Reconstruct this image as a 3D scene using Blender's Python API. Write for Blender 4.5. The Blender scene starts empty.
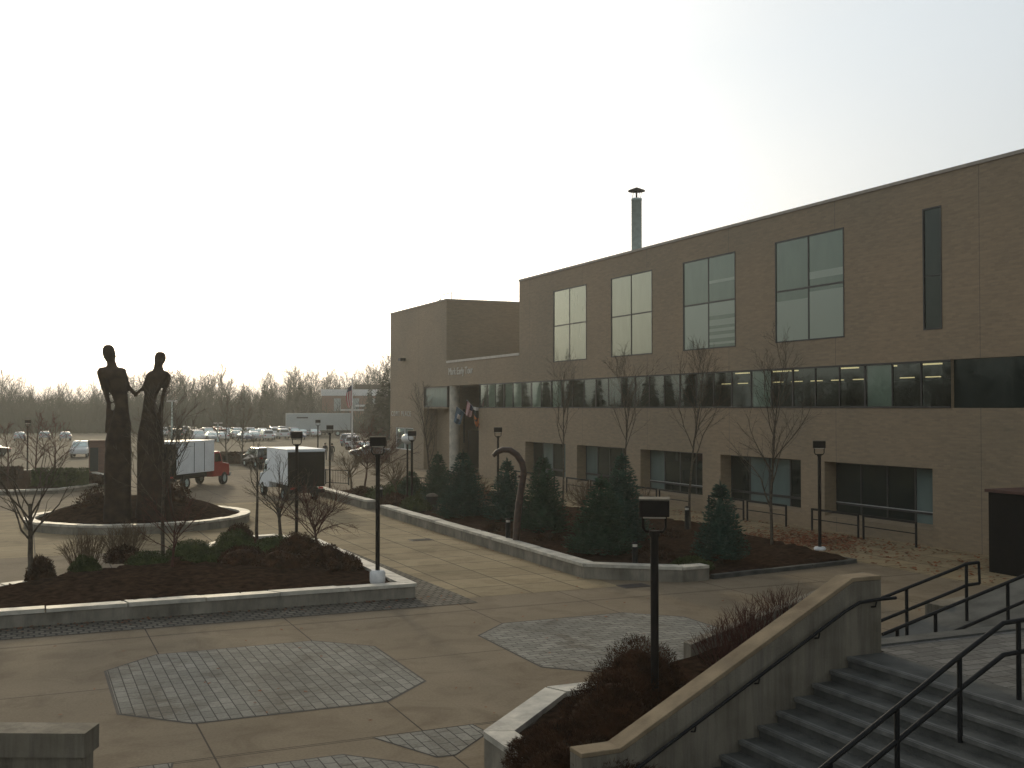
import bpy, bmesh, math, random
from mathutils import Vector, Matrix, noise
from mathutils.geometry import delaunay_2d_cdt
R = math.radians
scene = bpy.context.scene
COL = scene.collection

# ------------------------------------------------------------------ camera, sky, sun, exposure
EYE = 5.3
FPX = 1090.0
YAW, PITCH = R(24.07), R(1.26)
cam_data = bpy.data.cameras.new('camera')
cam = bpy.data.objects.new('camera', cam_data)
COL.objects.link(cam)
cam.location = (0, 0, EYE)
cam.rotation_euler = (R(90) + PITCH, 0, -YAW)
cam_data.sensor_width = 36.0
cam_data.lens = FPX * 36.0 / 1024.0
cam_data.clip_start = 0.1
cam_data.clip_end = 6000
scene.camera = cam

SUN_EL, SUN_AZ = R(13.5), R(5.0)          # azimuth clockwise from +Y
world = bpy.data.worlds.new("World")
scene.world = world
world.use_nodes = True
wn, wl = world.node_tree.nodes, world.node_tree.links
wn.clear()
w_out = wn.new('ShaderNodeOutputWorld')
w_bg = wn.new('ShaderNodeBackground')
w_sky = wn.new('ShaderNodeTexSky')
w_sky.sky_type = 'NISHITA'
w_sky.sun_disc = False
w_sky.sun_elevation = SUN_EL
w_sky.sun_rotation = SUN_AZ
w_sky.air_density = 1.0
w_sky.dust_density = 6.0
w_sky.ozone_density = 1.0
w_hs = wn.new('ShaderNodeHueSaturation')
w_hs.inputs['Saturation'].default_value = 0.5
w_hs.inputs['Value'].default_value = 1.0
# thin high cloud: pale uneven veil mixed over the clear sky
w_tc = wn.new('ShaderNodeTexCoord')
w_map = wn.new('ShaderNodeMapping')
w_map.inputs['Scale'].default_value = (1.0, 1.0, 2.2)
w_noise = wn.new('ShaderNodeTexNoise')
w_noise.inputs['Scale'].default_value = 1.6
w_noise.inputs['Detail'].default_value = 5
w_ramp = wn.new('ShaderNodeValToRGB')
w_ramp.color_ramp.elements[0].position = 0.0
w_ramp.color_ramp.elements[0].color = (0.22, 0.22, 0.22, 1)
w_ramp.color_ramp.elements[1].position = 0.34
w_ramp.color_ramp.elements[1].color = (0.72, 0.72, 0.72, 1)
w_e = w_ramp.color_ramp.elements.new(0.6)
w_e.color = (0.26, 0.26, 0.26, 1)
w_sep = wn.new('ShaderNodeSeparateXYZ')
w_add = wn.new('ShaderNodeMath')
w_add.operation = 'MULTIPLY_ADD'
w_add.inputs[1].default_value = 0.32
w_sub = wn.new('ShaderNodeMath')
w_sub.operation = 'ADD'
w_sub.inputs[1].default_value = -0.16
w_mix = wn.new('ShaderNodeMixRGB')
w_mix.inputs[2].default_value = (5.55, 6.15, 6.55, 1)
wl.new(w_tc.outputs['Generated'], w_map.inputs['Vector'])
wl.new(w_map.outputs[0], w_noise.inputs['Vector'])
wl.new(w_tc.outputs['Generated'], w_sep.inputs[0])
wl.new(w_noise.outputs['Fac'], w_add.inputs[0])
wl.new(w_sep.outputs[2], w_add.inputs[2])
wl.new(w_add.outputs[0], w_sub.inputs[0])
wl.new(w_sub.outputs[0], w_ramp.inputs[0])
wl.new(w_sky.outputs[0], w_hs.inputs['Color'])
wl.new(w_ramp.outputs[0], w_mix.inputs[0])
wl.new(w_hs.outputs[0], w_mix.inputs[1])
wl.new(w_mix.outputs[0], w_bg.inputs['Color'])
w_bg.inputs['Strength'].default_value = 0.13
wl.new(w_bg.outputs[0], w_out.inputs['Surface'])

sun_data = bpy.data.lights.new('sun', 'SUN')
sun = bpy.data.objects.new('sun', sun_data)
COL.objects.link(sun)
sun_data.energy = 1.15
sun_data.angle = R(4.0)
sun_data.color = (1.0, 0.82, 0.52)
sd = Vector((math.sin(SUN_AZ) * math.cos(SUN_EL), math.cos(SUN_AZ) * math.cos(SUN_EL), math.sin(SUN_EL)))
sun.rotation_euler = sd.to_track_quat('Z', 'Y').to_euler()

scene.view_settings.view_transform = 'Standard'
scene.view_settings.look = 'None'
scene.view_settings.gamma = 1.0
scene.view_settings.exposure = 0.12
HAZE_DENSITY = 0.00055

# ------------------------------------------------------------------ picture rays used to survey where things stand
_cf = Vector((math.sin(YAW) * math.cos(PITCH), math.cos(YAW) * math.cos(PITCH), math.sin(PITCH)))
_cr = Vector((math.cos(YAW), -math.sin(YAW), 0))
_cu = _cr.cross(_cf)


def ray(px, py):
    return _cf + _cr * ((px - 512) / FPX) + _cu * ((384 - py) / FPX)


def G(px, py, z=0.0):
    d = ray(px, py)
    t = (z - EYE) / d.z
    return Vector((d.x * t, d.y * t, z))


def PX(px, py, X):
    d = ray(px, py)
    t = X / d.x
    return Vector((X, d.y * t, EYE + d.z * t))


def D(px, t, z=0.0):
    """point at forward distance t under picture column px"""
    d = ray(px, 408)
    h = Vector((d.x, d.y, 0)) / Vector((d.x, d.y, 0)).dot(Vector((math.sin(YAW), math.cos(YAW), 0)))
    return Vector((h.x * t, h.y * t, z))


# ------------------------------------------------------------------ materials
MATS = {}


def mat(name, c, rough=0.8, var=0.25, scale=4.0, metal=0.0, bump=0.0, bscale=40.0, spec=0.5, c2=None, detail=4):
    m = bpy.data.materials.new(name)
    m.use_nodes = True
    nt = m.node_tree
    b = nt.nodes['Principled BSDF']
    b.inputs['Roughness'].default_value = rough
    b.inputs['Metallic'].default_value = metal
    b.inputs['Specular IOR Level'].default_value = spec
    tc = nt.nodes.new('ShaderNodeTexCoord')
    n = nt.nodes.new('ShaderNodeTexNoise')
    n.inputs['Scale'].default_value = scale
    n.inputs['Detail'].default_value = detail
    r = nt.nodes.new('ShaderNodeValToRGB')
    if c2 is None:
        lo = [max(0, v * (1 - var)) for v in c]
        hi = [min(1, v * (1 + var)) for v in c]
    else:
        lo, hi = c, c2
    r.color_ramp.elements[0].position = 0.3
    r.color_ramp.elements[1].position = 0.7
    r.color_ramp.elements[0].color = (*lo, 1)
    r.color_ramp.elements[1].color = (*hi, 1)
    nt.links.new(tc.outputs['Object'], n.inputs['Vector'])
    nt.links.new(n.outputs['Fac'], r.inputs[0])
    nt.links.new(r.outputs[0], b.inputs['Base Color'])
    if bump > 0:
        n2 = nt.nodes.new('ShaderNodeTexNoise')
        n2.inputs['Scale'].default_value = bscale
        n2.inputs['Detail'].default_value = 5
        bp = nt.nodes.new('ShaderNodeBump')
        bp.inputs['Strength'].default_value = bump
        bp.inputs['Distance'].default_value = 0.02
        nt.links.new(tc.outputs['Object'], n2.inputs['Vector'])
        nt.links.new(n2.outputs['Fac'], bp.inputs['Height'])
        nt.links.new(bp.outputs[0], b.inputs['Normal'])
    MATS[name] = m
    return m


def N(nt, kind, **kw):
    n = nt.nodes.new(kind)
    for k, v in kw.items():
        setattr(n, k, v)
    return n


def math_node(nt, op, a, b=None):
    n = nt.nodes.new('ShaderNodeMath')
    n.operation = op
    for i, v in enumerate((a, b)):
        if v is None:
            continue
        if isinstance(v, (int, float)):
            n.inputs[i].default_value = v
        else:
            nt.links.new(v, n.inputs[i])
    return n.outputs[0]


def mixc(nt, fac, a, b, blend='MIX'):
    n = nt.nodes.new('ShaderNodeMixRGB')
    n.blend_type = blend
    for i, v in enumerate((fac, a, b)):
        if isinstance(v, (int, float)):
            n.inputs[i].default_value = v
        elif isinstance(v, tuple):
            n.inputs[i].default_value = (*v, 1)
        else:
            nt.links.new(v, n.inputs[i])
    return n.outputs[0]


def brick_mat(name, c1, c2, mortar, w=0.305, h=0.102, msize=0.008, bump=0.3):
    m = bpy.data.materials.new(name)
    m.use_nodes = True
    nt = m.node_tree
    b = nt.nodes['Principled BSDF']
    b.inputs['Roughness'].default_value = 0.7
    b.inputs['Specular IOR Level'].default_value = 0.5
    tc = N(nt, 'ShaderNodeTexCoord')
    sp = N(nt, 'ShaderNodeSeparateXYZ')
    nt.links.new(tc.outputs['Object'], sp.inputs[0])
    s = math_node(nt, 'ADD', sp.outputs[0], sp.outputs[1])
    cb = N(nt, 'ShaderNodeCombineXYZ')
    nt.links.new(s, cb.inputs[0])
    nt.links.new(sp.outputs[2], cb.inputs[1])
    br = N(nt, 'ShaderNodeTexBrick')
    br.inputs['Scale'].default_value = 1.0
    br.inputs['Brick Width'].default_value = w
    br.inputs['Row Height'].default_value = h
    br.inputs['Mortar Size'].default_value = msize
    br.inputs['Mortar Smooth'].default_value = 0.3
    br.inputs['Color1'].default_value = (*c1, 1)
    br.inputs['Color2'].default_value = (*c2, 1)
    br.inputs['Mortar'].default_value = (*mortar, 1)
    nt.links.new(cb.outputs[0], br.inputs['Vector'])
    # courses of slightly different firing, long horizontal streaks
    mp = N(nt, 'ShaderNodeMapping')
    mp.inputs['Scale'].default_value = (1.6, 9.0, 1.0)
    nt.links.new(cb.outputs[0], mp.inputs[0])
    n1 = N(nt, 'ShaderNodeTexNoise')
    n1.inputs['Scale'].default_value = 1.0
    n1.inputs['Detail'].default_value = 6
    n1.inputs['Roughness'].default_value = 0.65
    nt.links.new(mp.outputs[0], n1.inputs['Vector'])
    r1 = N(nt, 'ShaderNodeValToRGB')
    r1.color_ramp.elements[0].position = 0.32
    r1.color_ramp.elements[0].color = (0.87, 0.87, 0.88, 1)
    r1.color_ramp.elements[1].position = 0.7
    r1.color_ramp.elements[1].color = (1.1, 1.09, 1.06, 1)
    nt.links.new(n1.outputs['Fac'], r1.inputs[0])
    n2 = N(nt, 'ShaderNodeTexNoise')
    n2.inputs['Scale'].default_value = 0.16
    n2.inputs['Detail'].default_value = 3
    nt.links.new(cb.outputs[0], n2.inputs['Vector'])
    r2 = N(nt, 'ShaderNodeValToRGB')
    r2.color_ramp.elements[0].position = 0.35
    r2.color_ramp.elements[0].color = (0.85, 0.87, 0.87, 1)
    r2.color_ramp.elements[1].position = 0.65
    r2.color_ramp.elements[1].color = (1.08, 1.04, 1.0, 1)
    nt.links.new(n2.outputs['Fac'], r2.inputs[0])
    # vertical movement joints every module
    jy = math_node(nt, 'ADD', s, 1.1)
    j = math_node(nt, 'MODULO', jy, 7.75)
    j1 = math_node(nt, 'MULTIPLY', math_node(nt, 'LESS_THAN', j, 0.03), 0.55)
    c = mixc(nt, 1.0, br.outputs['Color'], r1.outputs[0], 'MULTIPLY')
    c = mixc(nt, 1.0, c, r2.outputs[0], 'MULTIPLY')
    c = mixc(nt, j1, c, (0.055, 0.05, 0.045))
    nt.links.new(c, b.inputs['Base Color'])
    bp = N(nt, 'ShaderNodeBump')
    bp.inputs['Strength'].default_value = bump
    bp.inputs['Distance'].default_value = 0.01
    nt.links.new(br.outputs['Fac'], bp.inputs['Height'])
    bp.invert = True
    nt.links.new(bp.outputs[0], b.inputs['Normal'])
    MATS[name] = m
    return m


def slab_mat(name, c1, c2, gx, gy, ox=0.0, oy=0.0, jw=0.02, joint=(0.06, 0.05, 0.04), stain=0.35, bond=0.0, rough=0.75, varcell=0.12, xl=None, yl=None, per=(8.1, 9.6), turn=False):
    """paving: cells gx by gy metres with joints; world XY"""
    m = bpy.data.materials.new(name)
    m.use_nodes = True
    nt = m.node_tree
    b = nt.nodes['Principled BSDF']
    b.inputs['Roughness'].default_value = 0.92
    b.inputs['Specular IOR Level'].default_value = 0.12
    g = N(nt, 'ShaderNodeNewGeometry')
    mp = N(nt, 'ShaderNodeMapping')
    mp.inputs['Location'].default_value = (-ox, -oy, 0)
    if turn:
        mp.inputs['Rotation'].default_value = (0, 0, R(90))
    nt.links.new(g.outputs['Position'], mp.inputs[0])
    br = N(nt, 'ShaderNodeTexBrick')
    br.offset = 0.5 if turn else bond
    br.inputs['Scale'].default_value = 1.0
    br.inputs['Brick Width'].default_value = gx
    br.inputs['Row Height'].default_value = gy
    br.inputs['Mortar Size'].default_value = jw
    br.inputs['Mortar Smooth'].default_value = 0.2
    br.inputs['Color1'].default_value = (1 - varcell, 1 - varcell, 1 - varcell, 1)
    br.inputs['Color2'].default_value = (1 + varcell, 1 + varcell, 1 + varcell, 1)
    br.inputs['Mortar'].default_value = (1, 1, 1, 1)
    nt.links.new(mp.outputs[0], br.inputs['Vector'])
    n1 = N(nt, 'ShaderNodeTexNoise')
    n1.inputs['Scale'].default_value = 0.35
    n1.inputs['Detail'].default_value = 7
    n1.inputs['Roughness'].default_value = 0.62
    nt.links.new(g.outputs['Position'], n1.inputs['Vector'])
    r1 = N(nt, 'ShaderNodeValToRGB')
    r1.color_ramp.elements[0].position = 0.3
    r1.color_ramp.elements[0].color = (*c1, 1)
    r1.color_ramp.elements[1].position = 0.7
    r1.color_ramp.elements[1].color = (*c2, 1)
    nt.links.new(n1.outputs['Fac'], r1.inputs[0])
    n2 = N(nt, 'ShaderNodeTexNoise')
    n2.inputs['Scale'].default_value = 22.0
    n2.inputs['Detail'].default_value = 4
    nt.links.new(g.outputs['Position'], n2.inputs['Vector'])
    r2 = N(nt, 'ShaderNodeValToRGB')
    r2.color_ramp.elements[0].position = 0.3
    r2.color_ramp.elements[0].color = (1 - stain * .5,) * 3 + (1,)
    r2.color_ramp.elements[1].position = 0.6
    r2.color_ramp.elements[1].color = (1 + stain * .25,) * 3 + (1,)
    nt.links.new(n2.outputs['Fac'], r2.inputs[0])
    # spilled and weathered patches
    n3 = N(nt, 'ShaderNodeTexNoise')
    n3.inputs['Scale'].default_value = 0.75
    n3.inputs['Detail'].default_value = 10
    n3.inputs['Roughness'].default_value = 0.68
    n3.inputs['Distortion'].default_value = 0.8
    nt.links.new(g.outputs['Position'], n3.inputs['Vector'])
    r3 = N(nt, 'ShaderNodeValToRGB')
    r3.color_ramp.elements[0].position = 0.33
    r3.color_ramp.elements[0].color = (1 - stain, 1 - stain * 1.1, 1 - stain * 1.2, 1)
    r3.color_ramp.elements[1].position = 0.52
    r3.color_ramp.elements[1].color = (1, 1, 1, 1)
    nt.links.new(n3.outputs['Fac'], r3.inputs[0])
    c = mixc(nt, 1.0, r1.outputs[0], br.outputs['Color'], 'MULTIPLY')
    c = mixc(nt, 1.0, c, r2.outputs[0], 'MULTIPLY')
    c = mixc(nt, 1.0, c, r3.outputs[0], 'MULTIPLY')
    jf = br.outputs['Fac']
    if xl is not None:
        sp = N(nt, 'ShaderNodeSeparateXYZ')
        nt.links.new(g.outputs['Position'], sp.inputs[0])
        jf = None
        for axis, lines in ((0, xl), (1, yl)):
            for v0 in lines:
                q = math_node(nt, 'ADD', sp.outputs[axis], 810 - v0 if axis == 0 else 960 - v0)
                q = math_node(nt, 'MODULO', q, per[axis])
                q = math_node(nt, 'LESS_THAN', q, jw * 1.6)
                jf = q if jf is None else math_node(nt, 'MAXIMUM', jf, q)
    c = mixc(nt, jf, c, joint)
    nt.links.new(c, b.inputs['Base Color'])
    bp = N(nt, 'ShaderNodeBump')
    bp.inputs['Strength'].default_value = 0.5
    bp.inputs['Distance'].default_value = 0.012
    h = math_node(nt, 'SUBTRACT', n2.outputs['Fac'], jf)
    nt.links.new(h, bp.inputs['Height'])
    nt.links.new(bp.outputs[0], b.inputs['Normal'])
    MATS[name] = m
    return m


def glass_mat(name, behind, tint=None, rough=0.02, gain=1.6, ior=1.52):
    """a pane: what lies behind it seen through, sky reflected by angle"""
    m = bpy.data.materials.new(name)
    m.use_nodes = True
    nt = m.node_tree
    nt.nodes.clear()
    out = N(nt, 'ShaderNodeOutputMaterial')
    gl = N(nt, 'ShaderNodeBsdfGlossy')
    gl.inputs['Roughness'].default_value = rough
    gl.inputs['Color'].default_value = (0.82, 0.93, 0.86, 1)
    tc = N(nt, 'ShaderNodeTexCoord')
    n = N(nt, 'ShaderNodeTexNoise')
    n.inputs['Scale'].default_value = 0.7
    nt.links.new(tc.outputs['Object'], n.inputs['Vector'])
    bp = N(nt, 'ShaderNodeBump')
    bp.inputs['Strength'].default_value = 0.05
    bp.inputs['Distance'].default_value = 0.03
    nt.links.new(n.outputs['Fac'], bp.inputs['Height'])
    nt.links.new(bp.outputs[0], gl.inputs['Normal'])
    if tint is not None:
        bs = N(nt, 'ShaderNodeBsdfTransparent')
        bs.inputs['Color'].default_value = (*tint, 1)
    else:
        bs = N(nt, 'ShaderNodeBsdfDiffuse')
        mp = N(nt, 'ShaderNodeMapping')
        mp.inputs['Scale'].default_value = (2, 2, 0.6)
        nt.links.new(tc.outputs['Object'], mp.inputs[0])
        n3 = N(nt, 'ShaderNodeTexNoise')
        n3.inputs['Scale'].default_value = 0.9
        nt.links.new(mp.outputs[0], n3.inputs['Vector'])
        c = mixc(nt, n3.outputs['Fac'], tuple(v * .78 for v in behind), tuple(v * 1.2 for v in behind))
        nt.links.new(c, bs.inputs['Color'])
    fr = N(nt, 'ShaderNodeFresnel')
    fr.inputs['IOR'].default_value = ior
    f = math_node(nt, 'MULTIPLY', fr.outputs[0], gain)
    f = math_node(nt, 'MINIMUM', f, 1.0)
    mx = N(nt, 'ShaderNodeMixShader')
    nt.links.new(f, mx.inputs[0])
    nt.links.new(bs.outputs[0], mx.inputs[1])
    nt.links.new(gl.outputs[0], mx.inputs[2])
    nt.links.new(mx.outputs[0], out.inputs['Surface'])
    MATS[name] = m
    return m


def add_bands(m, bands, pale):
    """pale drawn blind bands (object z ranges) behind a pane"""
    nt = m.node_tree
    bs = next(n for n in nt.nodes if n.type == 'BSDF_DIFFUSE')
    src = bs.inputs['Color'].links[0].from_socket
    tc = N(nt, 'ShaderNodeTexCoord')
    sp = N(nt, 'ShaderNodeSeparateXYZ')
    nt.links.new(tc.outputs['Object'], sp.inputs[0])
    f = None
    for (y0, y1, z0, z1) in bands:
        q = math_node(nt, 'MULTIPLY', math_node(nt, 'GREATER_THAN', sp.outputs[2], z0), math_node(nt, 'LESS_THAN', sp.outputs[2], z1))
        q = math_node(nt, 'MULTIPLY', q, math_node(nt, 'GREATER_THAN', sp.outputs[1], y0))
        q = math_node(nt, 'MULTIPLY', q, math_node(nt, 'LESS_THAN', sp.outputs[1], y1))
        f = q if f is None else math_node(nt, 'MAXIMUM', f, q)
    nt.links.new(mixc(nt, f, src, pale), bs.inputs['Color'])


def emit_mat(name, c, s):
    m = bpy.data.materials.new(name)
    m.use_nodes = True
    b = m.node_tree.nodes['Principled BSDF']
    b.inputs['Base Color'].default_value = (*c, 1)
    b.inputs['Emission Color'].default_value = (*c, 1)
    b.inputs['Emission Strength'].default_value = s
    MATS[name] = m
    return m


M_BRICK = brick_mat('facade_brick', (0.288, 0.215, 0.134), (0.242, 0.18, 0.112), (0.246, 0.19, 0.124))
M_REDBRICK = brick_mat('far_red_brick', (0.26, 0.12, 0.08), (0.2, 0.1, 0.07), (0.25, 0.2, 0.17))
M_PILLAR = brick_mat('pillar_brick', (0.2, 0.1, 0.06), (0.16, 0.08, 0.05), (0.2, 0.16, 0.13))
M_PLAZA = slab_mat('plaza_concrete', (0.165, 0.128, 0.083), (0.22, 0.175, 0.118), 4.05, 4.05, 8.38, 21.8, joint=(0.045, 0.036, 0.027), jw=0.018, stain=0.26, varcell=0.03, xl=(2.66, 6.0), yl=(17.05, 22.0, 26.58))
M_WALK = slab_mat('walk_concrete', (0.225, 0.172, 0.096), (0.315, 0.248, 0.148), 1.62, 1.62, 10.1, 26.7, joint=(0.06, 0.048, 0.033), jw=0.022, stain=0.28, bond=0.0, varcell=0.12)
M_PAVER = slab_mat('grey_pavers', (0.165, 0.158, 0.134), (0.255, 0.243, 0.205), 0.4, 0.21, 1.55, 19.0, jw=0.012, joint=(0.055, 0.052, 0.046), stain=0.4, bond=0.5, varcell=0.18)
M_PAVERX = slab_mat('grey_pavers_turned', (0.165, 0.158, 0.134), (0.255, 0.243, 0.205), 0.4, 0.21, 1.55, 19.0, jw=0.011, joint=(0.05, 0.048, 0.042), stain=0.4, varcell=0.16, turn=True)
M_COBBLE = slab_mat('small_pavers', (0.1, 0.09, 0.072), (0.16, 0.145, 0.115), 0.24, 0.24, 0, 0, jw=0.028, joint=(0.04, 0.036, 0.03), stain=0.3, bond=0.5, varcell=0.25)
M_LANDP = slab_mat('landing_pavers', (0.11, 0.106, 0.096), (0.175, 0.168, 0.15), 0.42, 0.21, 0, 0, jw=0.011, joint=(0.06, 0.057, 0.05), stain=0.3, bond=0.5, varcell=0.2)
M_ASPH = slab_mat('asphalt', (0.085, 0.07, 0.044), (0.13, 0.108, 0.07), 40, 40, 3, 3, jw=0.03, stain=0.25, varcell=0.05)
M_CONC = mat('weathered_concrete', (0.13, 0.113, 0.083), 0.88, scale=1.6, bump=0.5, bscale=30, c2=(0.21, 0.185, 0.142), detail=9, spec=.2)


def add_streaks(m, k=0.5, sc=(5.0, 5.0, 0.35)):
    nt = m.node_tree
    b = nt.nodes['Principled BSDF']
    src = b.inputs['Base Color'].links[0].from_socket
    tc = N(nt, 'ShaderNodeTexCoord')
    mp = N(nt, 'ShaderNodeMapping')
    mp.inputs['Scale'].default_value = sc
    nt.links.new(tc.outputs['Object'], mp.inputs[0])
    n = N(nt, 'ShaderNodeTexNoise')
    n.inputs['Scale'].default_value = 1.0
    n.inputs['Detail'].default_value = 8
    n.inputs['Roughness'].default_value = 0.7
    nt.links.new(mp.outputs[0], n.inputs['Vector'])
    r = N(nt, 'ShaderNodeValToRGB')
    r.color_ramp.elements[0].position = 0.36
    r.color_ramp.elements[0].color = (1 - k, 1 - k, 1 - k, 1)
    r.color_ramp.elements[1].position = 0.56
    r.color_ramp.elements[1].color = (1.08, 1.07, 1.05, 1)
    nt.links.new(n.outputs['Fac'], r.inputs[0])
    nt.links.new(mixc(nt, 1.0, src, r.outputs[0], 'MULTIPLY'), b.inputs['Base Color'])


add_streaks(M_CONC, .33)
M_COPING = mat('pale_coping_stone', (0.38, 0.355, 0.29), 0.6, scale=2.5, bump=0.2, bscale=30, c2=(0.56, 0.52, 0.43), detail=8)
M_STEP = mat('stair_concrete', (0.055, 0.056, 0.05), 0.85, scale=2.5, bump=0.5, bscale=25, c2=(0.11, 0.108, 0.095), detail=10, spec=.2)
M_SUNTOP = mat('sunlit_wall_top', (0.15, 0.11, 0.066), 0.85, scale=3, bump=0.4, bscale=30, c2=(0.27, 0.205, 0.125), detail=9, spec=.2)  # warm tan of sunlit concrete put into the wall top's colour
M_CONCP = mat('planter_concrete', (0.15, 0.135, 0.105), 0.85, scale=1.4, bump=0.4, bscale=30, c2=(0.27, 0.245, 0.195), detail=9, spec=.2)
add_streaks(M_CONCP, .28, (3.0, 3.0, .8))
add_streaks(M_COPING, .35, (1.5, 1.5, 1.5))
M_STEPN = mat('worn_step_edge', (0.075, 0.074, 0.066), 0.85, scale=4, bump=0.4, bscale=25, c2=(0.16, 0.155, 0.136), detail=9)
M_MULCH = mat('bark_mulch', (0.013, 0.0075, 0.005), 0.95, scale=5.0, bump=1.0, bscale=24, c2=(0.055, 0.032, 0.02), spec=0.0, detail=10)
M_GRASS = mat('winter_grass', (0.06, 0.062, 0.03), 0.95, scale=0.2, bump=0.3, bscale=6, c2=(0.13, 0.11, 0.055), spec=0.1)
M_BLACK = mat('black_painted_metal', (0.009, 0.009, 0.009), 0.6, var=0.3, spec=.2)
M_FRAME = mat('bronze_window_frame', (0.018, 0.017, 0.015), 0.5, var=0.3)
M_DARKM = mat('lamp_brown_metal', (0.014, 0.011, 0.009), 0.7, var=0.3, spec=.15)
M_RUST = mat('rusted_steel', (0.022, 0.012, 0.008), 0.6, scale=7, c2=(0.07, 0.034, 0.02), bump=0.3)
M_STATUE = mat('dark_bronze_wood', (0.016, 0.010, 0.006), 0.85, scale=2.2, c2=(0.06, 0.037, 0.021), bump=0.7, bscale=6, spec=0.25)
M_WHITE = mat('white_painted_panel', (0.85, 0.88, 0.88), 0.5, var=0.06, scale=1.2)
M_WHITEC = mat('white_painted_concrete', (0.66, 0.65, 0.62), 0.8, var=0.15, scale=6)
M_TRAILER = mat('trailer_white', (0.34, 0.37, 0.36), 0.5, var=0.06, scale=1.2)
M_RED = mat('red_cab_paint', (0.36, 0.02, 0.015), 0.3, var=0.12)
M_TYRE = mat('tyre_rubber', (0.012, 0.012, 0.012), 0.9, var=0.3)
M_STEEL = mat('galvanised_steel', (0.42, 0.51, 0.47), 0.5, var=0.12)
M_CHROME = mat('bright_metal', (0.35, 0.35, 0.33), 0.35, var=0.1)
M_TAIL = mat('tail_lamp_red', (0.4, 0.02, 0.02), 0.3)
M_HEADL = mat('headlamp_clear', (0.6, 0.6, 0.58), 0.2, var=0.1)
M_LENS = mat('lamp_lens', (0.6, 0.56, 0.48), 0.25, var=0.1)
M_BARK = mat('grey_brown_bark', (0.045, 0.035, 0.025), 0.9, scale=9, c2=(0.115, 0.092, 0.066), spec=0.15)
M_BARKF = mat('far_wood_bark', (0.022, 0.028, 0.018), 0.95, scale=1, c2=(0.045, 0.053, 0.035), spec=0.05)
M_TWIGR = mat('reddish_twigs', (0.05, 0.022, 0.017), 0.9, scale=3, c2=(0.12, 0.055, 0.04), spec=0.1)
M_TWIGT = mat('tan_twigs', (0.09, 0.06, 0.035), 0.9, scale=3, c2=(0.17, 0.12, 0.075), spec=0.1)
M_SPRUCE = mat('blue_green_needles', (0.016, 0.042, 0.031), 0.8, scale=2.2, c2=(0.047, 0.104, 0.072), spec=0.15)
M_SPRUCE2 = mat('green_needles', (0.016, 0.04, 0.024), 0.8, scale=2.2, c2=(0.046, 0.094, 0.054), spec=0.15)
M_YEW = mat('yew_green', (0.02, 0.032, 0.01), 0.85, scale=3, c2=(0.07, 0.085, 0.026), spec=0.1)
M_BROWNB = mat('russet_shrub_leaves', (0.02, 0.011, 0.006), 0.9, scale=3, c2=(0.082, 0.038, 0.018), spec=0.1)
M_CONIF = mat('far_conifer', (0.012, 0.022, 0.012), 0.9, scale=.5, c2=(0.03, 0.042, 0.024), spec=0.05)
M_LEAF = mat('fallen_leaf', (0.11, 0.035, 0.016), 0.9, scale=2, c2=(0.26, 0.1, 0.045), spec=0.1)
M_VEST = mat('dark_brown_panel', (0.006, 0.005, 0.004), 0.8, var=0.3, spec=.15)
M_VESTT = mat('red_brown_roofing', (0.07, 0.028, 0.018), 0.7, var=0.25)
M_INT = mat('dim_interior', (0.03, 0.03, 0.026), 0.9, var=0.35, scale=.5)
M_BLIND = mat('window_blind', (0.7, 0.74, 0.68), 0.8, var=0.1, scale=1)
M_LIGHT = emit_mat('fluorescent_tube', (1.0, 0.78, 0.42), .8)
M_GLASS = glass_mat('upper_glass', (0.05, 0.06, 0.052), gain=1.9)
M_GLASSW = glass_mat('sky_glow_upper_glass', (0.14, 0.155, 0.115), gain=2.9)  # far upper windows: bright sky reflection boosted and coloured into the pane
M_GLASSV = glass_mat('blinded_upper_glass', (0.10, 0.135, 0.1), gain=1.7)
add_bands(M_GLASSV, [(44.15, 46.42, 8.5, 8.62), (44.15, 46.42, 8.8, 8.98), (44.15, 46.42, 9.15, 9.3), (44.15, 46.42, 9.45, 9.75), (44.15, 46.42, 9.95, 10.6), (46.5, 48.8, 8.3, 10.6), (44.15, 46.42, 11.6, 11.75), (36.45, 38.7, 11.0, 11.32), (38.8, 41.0, 8.3, 10.2), (36.45, 38.7, 8.3, 10.45)], (0.24, 0.27, 0.22))
M_GLASSW.node_tree.nodes['Glossy BSDF'].inputs['Color'].default_value = (0.9, 0.95, 0.8, 1)  # yellow of the reflected sky put into the gloss colour
M_GLASSB = glass_mat('blind_glass', (0.12, 0.145, 0.115), gain=1.5)
M_GLASST = glass_mat('clear_glass', None, tint=(0.6, 0.68, 0.62), gain=2.5)
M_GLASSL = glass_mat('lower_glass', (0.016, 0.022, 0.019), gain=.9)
M_GLASSC = glass_mat('curtained_glass', (0.13, 0.17, 0.155), gain=.9)
M_CARG = glass_mat('car_glass', (0.015, 0.016, 0.016), gain=1.6)
M_LETTER = mat('pale_metal_letters', (0.55, 0.53, 0.47), 0.5, var=0.1)
M_PARAP = mat('light_coping', (0.55, 0.5, 0.42), 0.7, var=0.12)
M_ROOFT = mat('roof_edge_metal', (0.30, 0.26, 0.21), 0.6, var=0.15)
M_ROOF = mat('flat_roof_gravel', (0.2, 0.18, 0.16), 0.9, var=0.2)
M_DOOR = mat('dark_green_door', (0.012, 0.018, 0.014), 0.5, var=0.2)
M_SKIN = mat('skin', (0.35, 0.2, 0.14), 0.6, var=0.05)
M_COAT = mat('dark_coat', (0.012, 0.012, 0.016), 0.9, var=0.2)
M_JEANS = mat('dark_jeans', (0.02, 0.024, 0.035), 0.9, var=0.2)
M_HAIR = mat('dark_hair', (0.012, 0.009, 0.007), 0.8, var=0.2)
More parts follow.
